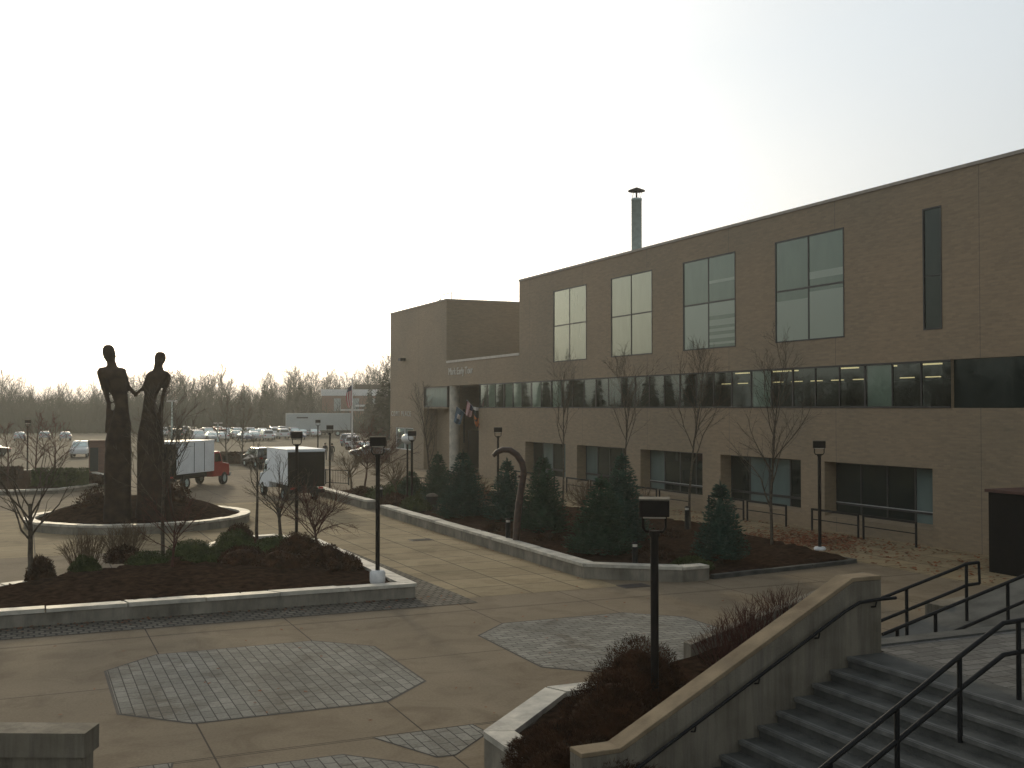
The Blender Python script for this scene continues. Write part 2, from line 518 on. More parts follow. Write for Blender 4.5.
M_CRATE = mat('manhole_iron', (0.045, 0.035, 0.028), 0.7, var=0.2, scale=12)
CARP = {
    'white': mat('car_paint_white', (0.6, 0.6, 0.58), 0.25, var=0.04),
    'silver': mat('car_paint_silver', (0.34, 0.36, 0.37), 0.25, var=0.04, metal=0.4),
    'black': mat('car_paint_black', (0.012, 0.012, 0.014), 0.2, var=0.1),
    'red': mat('car_paint_red', (0.25, 0.02, 0.02), 0.25, var=0.08),
    'blue': mat('car_paint_blue', (0.03, 0.05, 0.11), 0.25, var=0.08),
    'green': mat('car_paint_green', (0.03, 0.06, 0.04), 0.25, var=0.08),
}


# ------------------------------------------------------------------ object helpers
def link(o, parent=None):
    COL.objects.link(o)
    if parent is not None:
        o.parent = parent
    return o


def tag(o, label=None, cat=None, group=None, kind=None):
    if label:
        o['label'] = label
    if cat:
        o['category'] = cat
    if group:
        o['group'] = group
    if kind:
        o['kind'] = kind
    return o


def thing(name, loc, rz, label, cat, group=None):
    o = bpy.data.objects.new(name, None)
    o.empty_display_size = 0.3
    link(o)
    o.location = loc
    o.rotation_euler = (0, 0, rz)
    return tag(o, label, cat, group)


def copy_tree(o, parent=None):
    c = o.copy()
    COL.objects.link(c)
    if parent is not None:
        c.parent = parent
    for ch in list(o.children):
        copy_tree(ch, c)
    return c


class MB:
    def __init__(self):
        self.v, self.f, self.mi, self.sm = [], [], [], []

    def add(self, vs, fs, mi=0, smooth=False):
        o = len(self.v)
        self.v.extend([tuple(p) for p in vs])
        for f in fs:
            self.f.append(tuple(i + o for i in f))
            self.mi.append(mi)
            self.sm.append(smooth)
        return self

    def box(self, a, b, mi=0, M=None):
        x0, y0, z0 = a
        x1, y1, z1 = b
        vs = [(x0, y0, z0), (x1, y0, z0), (x1, y1, z0), (x0, y1, z0), (x0, y0, z1), (x1, y0, z1), (x1, y1, z1), (x0, y1, z1)]
        if M is not None:
            vs = [M @ Vector(p) for p in vs]
        return self.add(vs, [(0, 3, 2, 1), (4, 5, 6, 7), (0, 1, 5, 4), (1, 2, 6, 5), (2, 3, 7, 6), (3, 0, 4, 7)], mi)

    def prism(self, pts, z0, z1, mi=0, top=True, bottom=True, mi_side=None):
        n = len(pts)
        area = sum(pts[i][0] * pts[(i + 1) % n][1] - pts[(i + 1) % n][0] * pts[i][1] for i in range(n))
        if area < 0:
            pts = pts[::-1]
        vs = [(p[0], p[1], z0) for p in pts] + [(p[0], p[1], z1) for p in pts]
        ms = mi if mi_side is None else mi_side
        self.add(vs, [(i, (i + 1) % n, n + (i + 1) % n, n + i) for i in range(n)], ms)
        if top:
            self.add(vs, [tuple(range(n, 2 * n))], mi)
        if bottom:
            self.add(vs, [tuple(range(n - 1, -1, -1))], mi)
        return self

    def profile(self, pts, axis, a, b, mi=0):
        """closed polygon in the plane across an axis ('x': (y,z), 'y': (x,z)) extruded from a to b"""
        n = len(pts)
        if axis == 'y':
            vs = [(p[0], a, p[1]) for p in pts] + [(p[0], b, p[1]) for p in pts]
        else:
            vs = [(a, p[0], p[1]) for p in pts] + [(b, p[0], p[1]) for p in pts]
        self.add(vs, [(i, (i + 1) % n, n + (i + 1) % n, n + i) for i in range(n)] + [tuple(range(n - 1, -1, -1)), tuple(range(n, 2 * n))], mi)
        return self

    def tube(self, pts, rad, n=8, mi=0, caps=True, smooth=True):
        pts = [Vector(p) for p in pts]
        if not hasattr(rad, '__len__'):
            rad = [rad] * len(pts)
        vs, fs = [], []
        up = None
        for i, p in enumerate(pts):
            if i == 0:
                d = pts[1] - p
            elif i == len(pts) - 1:
                d = p - pts[i - 1]
            else:
                d = pts[i + 1] - pts[i - 1]
            if d.length < 1e-9:
                d = Vector((0, 0, 1))
            d.normalize()
            if up is None:
                up = d.orthogonal().normalized()
            up = (up - d * up.dot(d))
            if up.length < 1e-6:
                up = d.orthogonal()
            up.normalize()
            s = d.cross(up)
            for k in range(n):
                a = 2 * math.pi * k / n
                vs.append(p + (up * math.cos(a) + s * math.sin(a)) * rad[i])
        m = len(pts)
        for i in range(m - 1):
            for k in range(n):
                k2 = (k + 1) % n
                fs.append((i * n + k, i * n + k2, (i + 1) * n + k2, (i + 1) * n + k))
        self.add(vs, fs, mi, smooth)
        if caps:
            self.add(vs, [tuple(range(n - 1, -1, -1)), tuple(range((m - 1) * n, m * n))], mi)
        return self

    def lathe(self, prof, n=20, c=(0, 0), mi=0, smooth=True):
        vs, fs = [], []
        for r, z in prof:
            for k in range(n):
                a = 2 * math.pi * k / n
                vs.append((c[0] + r * math.cos(a), c[1] + r * math.sin(a), z))
        for i in range(len(prof) - 1):
            for k in range(n):
                k2 = (k + 1) % n
                fs.append((i * n + k, i * n + k2, (i + 1) * n + k2, (i + 1) * n + k))
        self.add(vs, fs, mi, smooth)
        self.add(vs, [tuple(range((len(prof) - 1) * n, len(prof) * n)), tuple(range(n - 1, -1, -1))], mi)
        return self

    def mesh(self, name, mats):
        me = bpy.data.meshes.new(name)
        me.from_pydata(self.v, [], self.f)
        for m in (mats if isinstance(mats, (list, tuple)) else [mats]):
            me.materials.append(m)
        me.polygons.foreach_set('material_index', self.mi)
        me.polygons.foreach_set('use_smooth', self.sm)
        me.update()
        return me

    def build(self, name, mats, parent=None, bevel=0.0, loc=None, rz=0.0):
        o = bpy.data.objects.new(name, self.mesh(name, mats))
        link(o, parent)
        if loc is not None:
            o.location = loc
        if rz:
            o.rotation_euler = (0, 0, rz)
        if bevel > 0:
            b = o.modifiers.new('bevel', 'BEVEL')
            b.width = bevel
            b.segments = 2
            b.limit_method = 'ANGLE'
            b.angle_limit = R(40)
        return o


def sheet(name, pts, z, m, label=None):
    b = MB()
    n = len(pts)
    area = sum(pts[i][0] * pts[(i + 1) % n][1] - pts[(i + 1) % n][0] * pts[i][1] for i in range(n))
    if area < 0:
        pts = pts[::-1]
    b.add([(p[0], p[1], z) for p in pts], [tuple(range(n))])
    o = b.build(name, m)
    o['kind'] = 'structure'
    if label:
        o['label'] = label
    return o


def offset_path(pts, d, closed=False):
    """offset a polyline to its left by d with mitred corners"""
    out = []
    n = len(pts)
    P = [Vector((p[0], p[1])) for p in pts]
    for i in range(n):
        a = P[i - 1] if (i > 0 or closed) else None
        c = P[(i + 1) % n] if (i < n - 1 or closed) else None
        d1 = (P[i] - a).normalized() if a is not None else (c - P[i]).normalized()
        d2 = (c - P[i]).normalized() if c is not None else d1
        n1 = Vector((-d1.y, d1.x))
        n2 = Vector((-d2.y, d2.x))
        m = (n1 + n2)
        m.normalize()
        k = d / max(0.35, m.dot(n1))
        out.append((P[i].x + m.x * k, P[i].y + m.y * k))
    return out


def kerb_wall(name, path, width, z0, z1, label, cat, cap_h=0.1, overhang=0.04, seg=2.2, closed=False, cap_mat=None, wall_mat=None, group=None):
    """low planter wall along a path (inside is left of it): body + coping stones with joints"""
    root = thing(name, (0, 0, 0), 0, label, cat, group)
    # subdivide the path for coping stones
    P = [Vector((p[0], p[1])) for p in path]
    if closed:
        P = P + [P[0]]
    wall, cap = MB(), MB()
    inn = offset_path(path, width, closed)
    I = [Vector(p) for p in inn]
    oo = [Vector(p) for p in offset_path(path, -overhang, closed)]
    ii = [Vector(p) for p in offset_path(path, width + overhang * .4, closed)]
    if closed:
        I.append(I[0])
        oo.append(oo[0])
        ii.append(ii[0])
    rng = random.Random(len(label) * 7 + len(path))
    for i in range(len(P) - 1):
        wall.prism([P[i], P[i + 1], I[i + 1], I[i]], z0, z1 - cap_h)
        L = (P[i + 1] - P[i]).length
        k = max(1, round(L / seg))
        for j in range(k):
            a, b = j / k, (j + 1) / k
            g = 0.02 / max(L, .1)
            a2, b2 = a + g, b - g
            h = z1 + rng.uniform(-.012, .012)
            cap.prism([oo[i].lerp(oo[i + 1], a2), oo[i].lerp(oo[i + 1], b2), ii[i].lerp(ii[i + 1], b2), ii[i].lerp(ii[i + 1], a2)], z1 - cap_h + .001, h)
    wall.build('wall', wall_mat or M_CONCP, root)
    cap.build('coping', cap_mat or M_COPING, root, bevel=0.012)
    return root


# ------------------------------------------------------------------ ground
sheet('ground', [(-1500, -300), (1500, -300), (1500, 3000), (-1500, 3000)], -0.012, M_GRASS)
sheet('road', [(-260, 63), (150, 63), (150, 240), (-260, 240)], -0.006, M_ASPH)
sheet('plaza', [(-60, -30), (31.7, -30), (31.7, 100), (-60, 66)], 0.0, M_PLAZA)
sheet('path', [(10.1, 28.4), (16.2, 28.4), (16.2, 62), (10.1, 62)], 0.004, M_WALK)
sheet('path', [(-40, 42.5), (10.08, 42.5), (10.08, 62), (-40, 62)], 0.004, M_WALK)
sheet('path', [(26.2, 20), (31.69, 20), (31.69, 76), (26.2, 76)], 0.004, M_WALK)


def octagon(cx, cy, h, c):
    return [(cx - h, cy - h + c), (cx - h + c, cy - h), (cx + h - c, cy - h), (cx + h, cy - h + c), (cx + h, cy + h - c), (cx + h - c, cy + h), (cx - h + c, cy + h), (cx - h, cy + h - c)]


joint_m = mat('paving_joint', (0.035, 0.03, 0.025), 0.9, var=0.3)
for (cx, cy) in ((4.33, 21.8), (12.5, 21.9), (-3.8, 21.8), (2.78, 13.57), (-5.3, 13.57)):
    sheet('paving_joint', octagon(cx, cy, 2.835, 1.125), 0.004, joint_m)
    sheet('pavement', octagon(cx, cy, 2.785, 1.105), 0.008, M_PAVERX if cx < 8 else M_PAVER)
for q in ([(5.18, 16.99), (6.87, 17.02), (6.93, 16.51), (6.05, 15.67), (5.76, 15.69)], [(.3, 17.0), (2.04, 17.02), (2.0, 16.8), (1.3, 16.5), (.7, 16.5)]):
    cx, cy = sum(p[0] for p in q) / 5, sum(p[1] for p in q) / 5
    sheet('paving_joint', [(cx + (x - cx) * 1.045, cy + (y - cy) * 1.045) for x, y in q], 0.004, joint_m)
    sheet('pavement', q, 0.008, M_PAVERX)

# manhole covers
for i, (px, py, lb) in enumerate(((634, 586, 'iron drain cover by the chamfered corner of the long planter'), (421, 540, 'iron drain cover in the path between the planters'))):
    p = G(px, py)
    b = MB()
    b.box((-.45, -.3, 0.004), (.45, .3, 0.014))
    for k in range(7):
        b.box((-.4, -.26 + k * .08, .0145), (.4, -.23 + k * .08, .02))
    o = b.build('drain_cover', M_CRATE, loc=p)
    tag(o, lb, 'drain cover', 'drain covers')

# ------------------------------------------------------------------ planters (walls, mulch beds)


def bed(name, pts, z, seed, bump=0.12, mound=0.0, centre=None, label=None, m=None, res=0.3):
    """soil sheet with an uneven surface"""
    xs = [p[0] for p in pts]
    ys = [p[1] for p in pts]
    P = []
    n0 = len(pts)
    for k in range(n0):
        a, c = Vector(pts[k][:2]), Vector(pts[(k + 1) % n0][:2])
        m_ = max(1, int((c - a).length / res))
        P += [a.lerp(c, q / m_) for q in range(m_)]
    nb = len(P)
    rg = random.Random(int(seed * 10))

    def inside(x, y):
        r = False
        for k in range(n0):
            x0, y0, x1, y1 = *pts[k][:2], *pts[(k + 1) % n0][:2]
            if (y0 > y) != (y1 > y) and x < (x1 - x0) * (y - y0) / (y1 - y0) + x0:
                r = not r
        return r
    y = min(ys)
    while y < max(ys):
        x = min(xs)
        while x < max(xs):
            q = (x + rg.uniform(-.3, .3) * res, y + rg.uniform(-.3, .3) * res)
            if inside(*q):
                P.append(Vector(q))
            x += res
        y += res
    ov, _, of, _, _, _ = delaunay_2d_cdt(P, [(k, (k + 1) % nb) for k in range(nb)], [], 1, 1e-4)
    me = bmesh.new()
    vs = [me.verts.new((p[0], p[1], z)) for p in ov]
    for f in of:
        try:
            me.faces.new([vs[k] for k in f])
        except ValueError:
            pass
    bd = set()
    for e in me.edges:
        if len(e.link_faces) == 1:
            bd.add(e.verts[0])
            bd.add(e.verts[1])
    for v in me.verts:
        if v in bd:
            continue
        v.co.z += bump * .5 * noise.noise(Vector((v.co.x * .5 + seed, v.co.y * .5, seed))) + bump * .45 * noise.noise(Vector((v.co.x * 2.6, v.co.y * 2.6 + seed, 0))) + .045 * noise.noise(Vector((v.co.x * 7, v.co.y * 7, seed)))
        if mound and centre:
            d = math.hypot(v.co.x - centre[0], v.co.y - centre[1]) / centre[2]
            if d < 1:
                v.co.z += mound * (1 - d * d)
    bmesh.ops.recalc_face_normals(me, faces=me.faces[:])
    mesh = bpy.data.meshes.new(name)
    me.to_mesh(mesh)
    me.free()
    mesh.materials.append(m or M_MULCH)
    for p in mesh.polygons:
        p.use_smooth = True
    o = bpy.data.objects.new(name, mesh)
    link(o)
    tag(o, label, kind='stuff')
    return o


# left planter (bed with shrubs), drawn anticlockwise
left_path = [(-9.0, 29.0), (10.0, 29.0), (10.0, 40.2), (8.9, 42.4), (7.1, 42.1), (4.9, 38.4), (2.3, 35.0), (-.6, 33.6), (-9.0, 31.6)]
kerb_wall('planter_wall', left_path, 0.38, 0, 0.42, 'low concrete planter wall with pale coping round the shrub bed on the left', 'planter wall', closed=True, seg=1.9, group='planter walls')
bed('mulch', offset_path(left_path, 0.3, True), 0.33, 3.1, label='dark bark mulch of the shrub bed on the left', bump=.16, mound=.25, centre=(4, 34, 6), res=.24)
sheet('pavement', [(-9, 27.55), (11.3, 27.55), (11.3, 28.99), (-9, 28.99)], 0.0085, M_COBBLE)
sheet('pavement', [(10.01, 29.0), (11.3, 29.0), (11.0, 40), (10.01, 40)], 0.0085, M_COBBLE)

# round planter with the statues
RC, RR = (4.9, 53.0), 4.9
ring = [(RC[0] + RR * math.cos(2 * math.pi * k / 40), RC[1] + RR * math.sin(2 * math.pi * k / 40)) for k in range(40)]
kerb_wall('planter_wall', ring, 0.42, 0, 0.42, 'round concrete planter wall below the two tall statues', 'planter wall', closed=True, seg=.77, group='planter walls')
bed('mulch', offset_path(ring, 0.35, True), 0.30, 8.3, label='mounded bark mulch round the feet of the statues', bump=.14, mound=0.85, centre=(4.9, 54.2, 4.3))

# long planter beside the brick building
right_path1 = [(16.3, 62.0), (16.3, 55.2)]
wallpath = [(16.2, 52.3), (15.9, 30.1), (18.3, 28.25), (19.3, 28.3)]
root = kerb_wall('planter_wall', [(16.3, 66.0), (16.4, 55.3)], 0.45, 0, 0.47, 'short far length of planter wall behind the parked truck', 'planter wall', seg=1.6, group='planter walls')
root = kerb_wall('planter_wall', wallpath, 0.45, 0, 0.47, 'long planter wall of pale coping stones running toward the spruces', 'planter wall', seg=2.1, group='planter walls')
kerb_path = [(19.5, 28.35), (26.0, 29.3), (26.0, 31.0)]
root = kerb_wall('garden_kerb', kerb_path, 0.18, 0, 0.13, 'low dark stone kerb closing the mulch bed near the lamp', 'kerb', cap_h=.06, overhang=.005, seg=2.5, wall_mat=M_STEP, cap_mat=M_STEP)
bed('mulch', [(16.6, 52.0), (16.3, 30.3), (18.45, 28.65), (19.7, 28.55), (25.85, 29.45), (25.9, 33.0), (26.15, 36), (26.15, 52)], 0.12, 5.5, label='dark bark mulch under the row of spruces', bump=.2, mound=.35, centre=(20.5, 40, 12), res=.35)
bed('mulch', [(16.7, 55.6), (26.1, 55.6), (26.1, 66), (16.7, 66)], 0.2, 6.5, label='mulch bed around the dark shrubs near the entrance', bump=.2, res=.8)

# island bed at the far left with clipped hedge
isl = [G(-60, 494), G(14, 495), G(60, 493.5), G(104, 487), G(112, 480), G(90, 474), G(30, 473), G(-60, 475)]
isl = [(p.x, p.y) for p in isl]
kerb_wall('planter_wall', isl, 0.3, 0, 0.3, 'pale kerbed island with a clipped hedge beyond the statues', 'planter wall', closed=True, seg=2.2, group='planter walls')
bed('mulch', offset_path(isl, 0.25, True), 0.24, 9.5, label='mulch of the island bed beyond the statues', bump=.1, res=.8)

# ------------------------------------------------------------------ foreground stair, cheek wall, landing, planter
LZ = 1.85
SX = 10.47
RUN, RISE, NST = 0.303, LZ / 12, 12
st = thing('stair', (0, 0, 0), 0, 'wide concrete stair descending to the plaza at bottom right', 'stair')
for k in range(NST):
    z1 = LZ - RISE * k
    x1 = SX - RUN * k
    b = MB()
    if k == 0:
        b.box((x1 - .002, 2.0, 0), (x1 + .62, 11.99, z1))
    else:
        b.box((x1, 2.0, 0), (x1 + RUN, 11.99, z1))
    b.box((x1 - .028, 2.001, z1 - .055), (x1 - .0025, 11.988, z1 - .001), 1)
    b.box((x1 + .001, 2.002, z1 + .0005), (x1 + .05, 11.987, z1 + .004), 1)
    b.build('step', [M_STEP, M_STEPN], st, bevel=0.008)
b = MB()
b.prism([(SX + .62, -8), (40, -8), (40, 12.62), (11.15, 12.62), (11.15, 12.0), (SX + .62, 12.0)], 0, LZ + .002)
o = b.build('terrace', [M_LANDP])
tag(o, 'upper terrace paved with grey pavers at the head of the stair', 'terrace')
b = MB()
b.box((11.16, 12.3, LZ + .0025), (24, 12.615, LZ + .03))
o = b.build('terrace_kerb', M_STEP)
tag(o, 'flat concrete edging strip along the far side of the terrace', 'kerb')

cw = thing('cheek_wall', (0, 0, 0), 0, 'sloping concrete stair wall with a dark handrail fixed along it', 'wall')
prof = [(6.3, -.1), (11.08, -.1), (11.08, 2.87), (10.58, 2.87), (6.86, .98), (6.3, .98)]
MB().profile(prof, 'y', 12.0, 12.32).build('wall', M_CONC, cw, bevel=0.012)
cap = MB()
pr2 = [(6.297, .982), (6.86, .982), (10.58, 2.872), (11.083, 2.872), (11.083, 2.93), (10.565, 2.93), (6.845, 1.04), (6.297, 1.04)]
cap.profile(pr2, 'y', 11.996, 12.324)
cap.build('coping', M_SUNTOP, cw, bevel=0.01)  # flush top of the same wall, its sunlit tone painted in
hr = MB()
rail = [(11.25, 11.90, 2.62), (10.95, 11.90, 2.62), (10.6, 11.90, 2.60), (10.35, 11.90, 2.50), (6.3, 11.90, .42)]
hr.tube(rail, .024, 10)
hr.build('handrail', M_BLACK, cw)
for x in (10.9, 9.9, 8.9, 7.9, 6.9):
    z = 2.62 if x > 10.6 else 2.50 - (10.35 - x) * (2.08 / 4.05)
    MB().tube([(x, 11.90, z - .03), (x, 11.92, z - .1), (x, 12.0, z - .12)], .012, 6).build('bracket', M_BLACK, cw)


def rail_set(name, Y, xs, zf, hs, label, ext=0.35, loop=True, end_post=True):
    """two pipe rails on posts; zf(x) the walking surface"""
    r = thing(name, (0, 0, 0), 0, label, 'handrail', 'pipe handrails')
    x0, x1 = xs[0], xs[-1]
    for h in hs:
        t = MB()
        pts = [(x0 - .3, Y, zf(x0 - .3) + h)] + [(x, Y, zf(x) + h) for x in xs[:-1]] + [(x1 - .25, Y, zf(x1 - .25) + h), (x1, Y, zf(x1) + h + .01)]
        if ext:
            pts += [(x1 + ext, Y, zf(x1) + h + .02)]
        t.tube(pts, .03, 8)
        t.build('rail', M_BLACK, r)
    if loop and ext:
        t = MB()
        t.tube([(x1 + ext, Y, zf(x1) + hs[0] + .02), (x1 + ext + .02, Y, zf(x1) + hs[1] + .02)], .024, 8)
        t.build('rail_end', M_BLACK, r)
    for x in xs:
        t = MB()
        t.tube([(x, Y, zf(x) - .06), (x, Y, zf(x) + hs[0])], .03, 8)
        t.build('post', M_BLACK, r)
    return r


def stairz(x):
    return max(0.0, min(LZ, LZ - (SX - x) * (RISE / RUN)))


rail_set('handrail', 9.4, [7.0, 7.95, 8.89, 9.83, 10.77], stairz, (0.92, 0.55), 'black double pipe handrail in the middle of the wide stair', ext=.32)

# farther ramp with its own rails


def rampz(x):
    return max(0.0, min(2.3, 0.42 + (x - 10.8) * 0.235))


b = MB()
b.profile([(11.6, 0), (20.5, 0), (20.5, rampz(20.5)), (18.8, rampz(18.8)), (11.6, rampz(11.6))], 'y', 12.625, 15.3)
o = b.build('ramp', M_STEP)
tag(o, 'gently rising concrete ramp behind the sloping stair wall', 'ramp')
rail_set('handrail', 14.55, [12.2, 14.0, 15.4], rampz, (1.0, 0.62), 'far black pipe handrail ending in a loop on the ramp', ext=.3)
rail_set('handrail', 13.3, [12.6, 13.4, 15.0, 16.6, 18.2], rampz, (0.98, 0.55), 'near black pipe handrail climbing the ramp behind the terrace edge', ext=0, loop=False)
b = MB()
b.profile([(15.6, 0), (24, 0), (24, 2.0), (15.6, 1.62)], 'y', 15.31, 15.75)
o = b.build('ramp_wall', M_CONC, bevel=.01)
tag(o, 'low concrete wall with tan top alongside the ramp rails', 'wall')

# planter between the stair wall and the far cheek wall
pp = [(6.25, 12.33), (6.25, 15.0), (8.2, 16.9), (11.0, 16.9)]
prp = pp[::-1]
kerb_wall('planter_wall', prp, 0.40, 0, 0.52, 'chamfered concrete planter edge with pale coping beside the sloping stair wall', 'planter wall', seg=3.0, cap_h=.09, overhang=.02, group='planter walls')
b = MB()
b.profile([(11.02, 0), (15.2, 0), (15.2, 2.05), (11.02, 1.03)], 'y', 16.75, 17.0)
o = b.build('cheek_wall', M_CONC, bevel=.012)
tag(o, 'thin sloping concrete wall behind the spiky red shrubs', 'wall')


def slope_bed(x0, x1, y0, y1, z0, z1, seed):
    b = MB()
    nx, ny = 26, 14
    vs = []
    for i in range(nx + 1):
        for j in range(ny + 1):
            x = x0 + (x1 - x0) * i / nx
            y = y0 + (y1 - y0) * j / ny
            if x > 11.3:
                y = max(y, 15.36)
            if x < 8.3:
                y = min(y, 14.85 + (x - 6.25) * .97 - .2)
            z = z0 + max(0, (x - 8.5)) / (x1 - 8.5) * (z1 - z0)
            z += .08 * noise.noise(Vector((x * 1.5, y * 1.5, seed))) + .05 * noise.noise(Vector((x * 5, y * 5, seed)))
            vs.append((x, y, z))
    fs = [(i * (ny + 1) + j, (i + 1) * (ny + 1) + j, (i + 1) * (ny + 1) + j + 1, i * (ny + 1) + j + 1) for i in range(nx) for j in range(ny)]
    b.add(vs, fs, 0, True)
    o = b.build('mulch', M_MULCH)
    tag(o, 'mulch of the sloping planter beside the stair', kind='stuff')


slope_bed(6.5, 13.3, 12.325, 16.74, .42, 1.15, 2.2)

# concrete wall end at the near left
A, B = Vector((-3.2, 17.45)), Vector((.78, 15.58))
dirv = (B - A).normalized()
nrm = Vector((-dirv.y, dirv.x))
lw = thing('parapet_wall', (0, 0, 0), 0, 'dark weathered concrete wall end with a thick cap at bottom left', 'wall')
MB().prism([A, B - dirv * .06, B - dirv * .06 + nrm * .4, A + nrm * .4], 0, .68).build('wall', M_CONC, lw, bevel=.01)
MB().prism([A - nrm * .05, B - nrm * .05, B + nrm * .45, A + nrm * .45], .681, 1.0).build('cap', M_CONC, lw, bevel=.015)

# ------------------------------------------------------------------ brick building
FX = 31.7
RZ = 14.2
Y0, Y1, Y2, Y3 = -25.0, 69.7, 84.2, 99.3
MOD = 7.75 / 5
bld = thing('brick_building', (0, 0, 0), 0, 'long three storey tan brick building with strip windows, filling the right side', 'building')


def facade(mb, X, ya, yb, za, zb, holes, depth):
    ys = sorted(set([ya, yb] + [h[0] for h in holes] + [h[1] for h in holes]))
    zs = sorted(set([za, zb] + [h[2] for h in holes] + [h[3] for h in holes]))
    ys = [y for y in ys if ya <= y <= yb]
    zs = [z for z in zs if za <= z <= zb]
    for i in range(len(ys) - 1):
        for j in range(len(zs) - 1):
            cy, cz = (ys[i] + ys[i + 1]) / 2, (zs[j] + zs[j + 1]) / 2
            if any(h[0] < cy < h[1] and h[2] < cz < h[3] for h in holes):
                continue
            mb.add([(X, ys[i], zs[j]), (X, ys[i], zs[j + 1]), (X, ys[i + 1], zs[j + 1]), (X, ys[i + 1], zs[j])], [(0, 1, 2, 3)])
    for h in holes:
        d = h[4] if len(h) > 4 else depth
        a, b_, c, e = h[:4]
        mb.add([(X, a, c), (X + d, a, c), (X + d, a, e), (X, a, e)], [(0, 3, 2, 1)])
        mb.add([(X, b_, c), (X + d, b_, c), (X + d, b_, e), (X, b_, e)], [(0, 1, 2, 3)])
        mb.add([(X, a, e), (X + d, a, e), (X + d, b_, e), (X, b_, e)], [(0, 1, 2, 3)])
        if c > za:
            mb.add([(X, a, c), (X + d, a, c), (X + d, b_, c), (X, b_, c)], [(0, 3, 2, 1)])


SZ0, SZ1 = 5.3, 7.12
STRIP_A, STRIP_B = 30.6, 77.2
LOW = [(31.55 + 7.75 * k, 37.72 + 7.75 * k, 0.62, 2.98, 0.72) for k in range(5)]
BIG = [(36.4 + 7.75 * k, 41.05 + 7.75 * k, 8.3, 12.98, 0.12) for k in range(4)]
NARROW = (31.0, 31.95, 8.3, 13.0, 0.12)
wl_ = MB()
holes = LOW + BIG + [NARROW, (STRIP_A, STRIP_B, SZ0, SZ1, 0.14), (12.0, STRIP_A - .001, SZ0, SZ1, .16)]
# below the terrace the front runs on to the entrance; upper part stops at Y1
facade(wl_, FX, Y0, 77.2, 0, 9.0, [h for h in holes if h[3] <= 9.0], .12)
facade(wl_, FX, Y0, Y1, 9.0, RZ, [(h[0], h[1], 9.0, h[3]) + tuple(h[4:]) for h in holes if h[3] > 9.0], .12)
# the big windows reach below the split
wl_ = MB()
H1 = [h for h in holes if h[3] <= 8.2]
H2 = [h for h in holes if h[3] > 8.2]
facade(wl_, FX, Y0, 77.2, 0, 8.2, H1, .12)
facade(wl_, FX, Y0, Y1, 8.2, RZ, H2, .12)
facade(wl_, FX, Y1, 77.2, 8.2, 9.0, [], .12)
# entrance bay: lintel over, window box, end
facade(wl_, FX, 77.2, 99.3, 7.12, 9.0, [], .12)
facade(wl_, FX, 89.8, 99.3, 0, 7.12, [(92.6, 97.6, 1.5, 3.5, .15)], .15)
facade(wl_, FX, Y2, Y3, 9.0, RZ, [], .1)
# entrance recess
wl_.add([(FX, 77.2, 0), (FX + 6, 77.2, 0), (FX + 6, 77.2, 7.12), (FX, 77.2, 7.12)], [(0, 1, 2, 3)])
wl_.add([(FX, 89.8, 0), (FX + 6, 89.8, 0), (FX + 6, 89.8, 7.12), (FX, 89.8, 7.12)], [(0, 3, 2, 1)])
wl_.add([(FX + 6, 77.2, 0), (FX + 6, 89.8, 0), (FX + 6, 89.8, 7.12), (FX + 6, 77.2, 7.12)], [(0, 3, 2, 1)])
wl_.add([(FX, 77.2, 7.12), (FX, 89.8, 7.12), (FX + 6, 89.8, 7.12), (FX + 6, 77.2, 7.12)], [(0, 3, 2, 1)])
# upper block end wall over the terrace, terrace back, far block faces
XB = 58.0
wl_.add([(FX, Y1, 8.2), (XB, Y1, 8.2), (XB, Y1, RZ), (FX, Y1, RZ)], [(0, 3, 2, 1)])
wl_.add([(FX, Y2, 8.2), (XB, Y2, 8.2), (XB, Y2, RZ), (FX, Y2, RZ)], [(0, 1, 2, 3)])
wl_.add([(FX, Y3, 0), (XB, Y3, 0), (XB, Y3, RZ), (FX, Y3, RZ)], [(0, 3, 2, 1)])
wl_.add([(XB, Y0, 0), (XB, Y3, 0), (XB, Y3, RZ), (XB, Y0, RZ)], [(0, 1, 2, 3)])
wl_.add([(FX, Y0, 0), (XB, Y0, 0), (XB, Y0, RZ), (FX, Y0, RZ)], [(0, 1, 2, 3)])
wl_.build('wall', M_BRICK, bld)
rf = MB()
rf.add([(FX + .3, Y0, RZ - .35), (XB, Y0, RZ - .35), (XB, Y1, RZ - .35), (FX + .3, Y1, RZ - .35)], [(0, 1, 2, 3)])
rf.add([(FX + .3, Y2, RZ - .35), (XB, Y2, RZ - .35), (XB, Y3, RZ - .35), (FX + .3, Y3, RZ - .35)], [(0, 1, 2, 3)])
rf.add([(FX + .3, Y1, 8.25), (XB, Y1, 8.25), (XB, Y2, 8.25), (FX + .3, Y2, 8.25)], [(0, 1, 2, 3)])
rf.build('roof', M_ROOF, bld)
ed = MB()
ed.box((FX - .05, Y0, RZ + .002), (FX + .35, Y1 + .04, RZ + .13))
ed.box((FX + .352, Y1 - .3, RZ + .002), (XB, Y1 + .04, RZ + .13))
ed.box((FX - .05, Y2 - .04, RZ + .002), (FX + .35, Y3 + .04, RZ + .12))
ed.box((FX + .352, Y2 - .04, RZ + .002), (XB, Y2 + .3, RZ + .12))
ed.build('roof_edge', M_ROOFT, bld)
MB().box((FX - .04, Y1 + .01, 9.002), (FX + .4, Y2 - .01, 9.18)).build('terrace_coping', M_PARAP, bld)
MB().box((FX + 24, Y2 - .12, 8.3), (FX + 25, Y2 - .01, 10.3)).build('terrace_door', M_DOOR, bld)

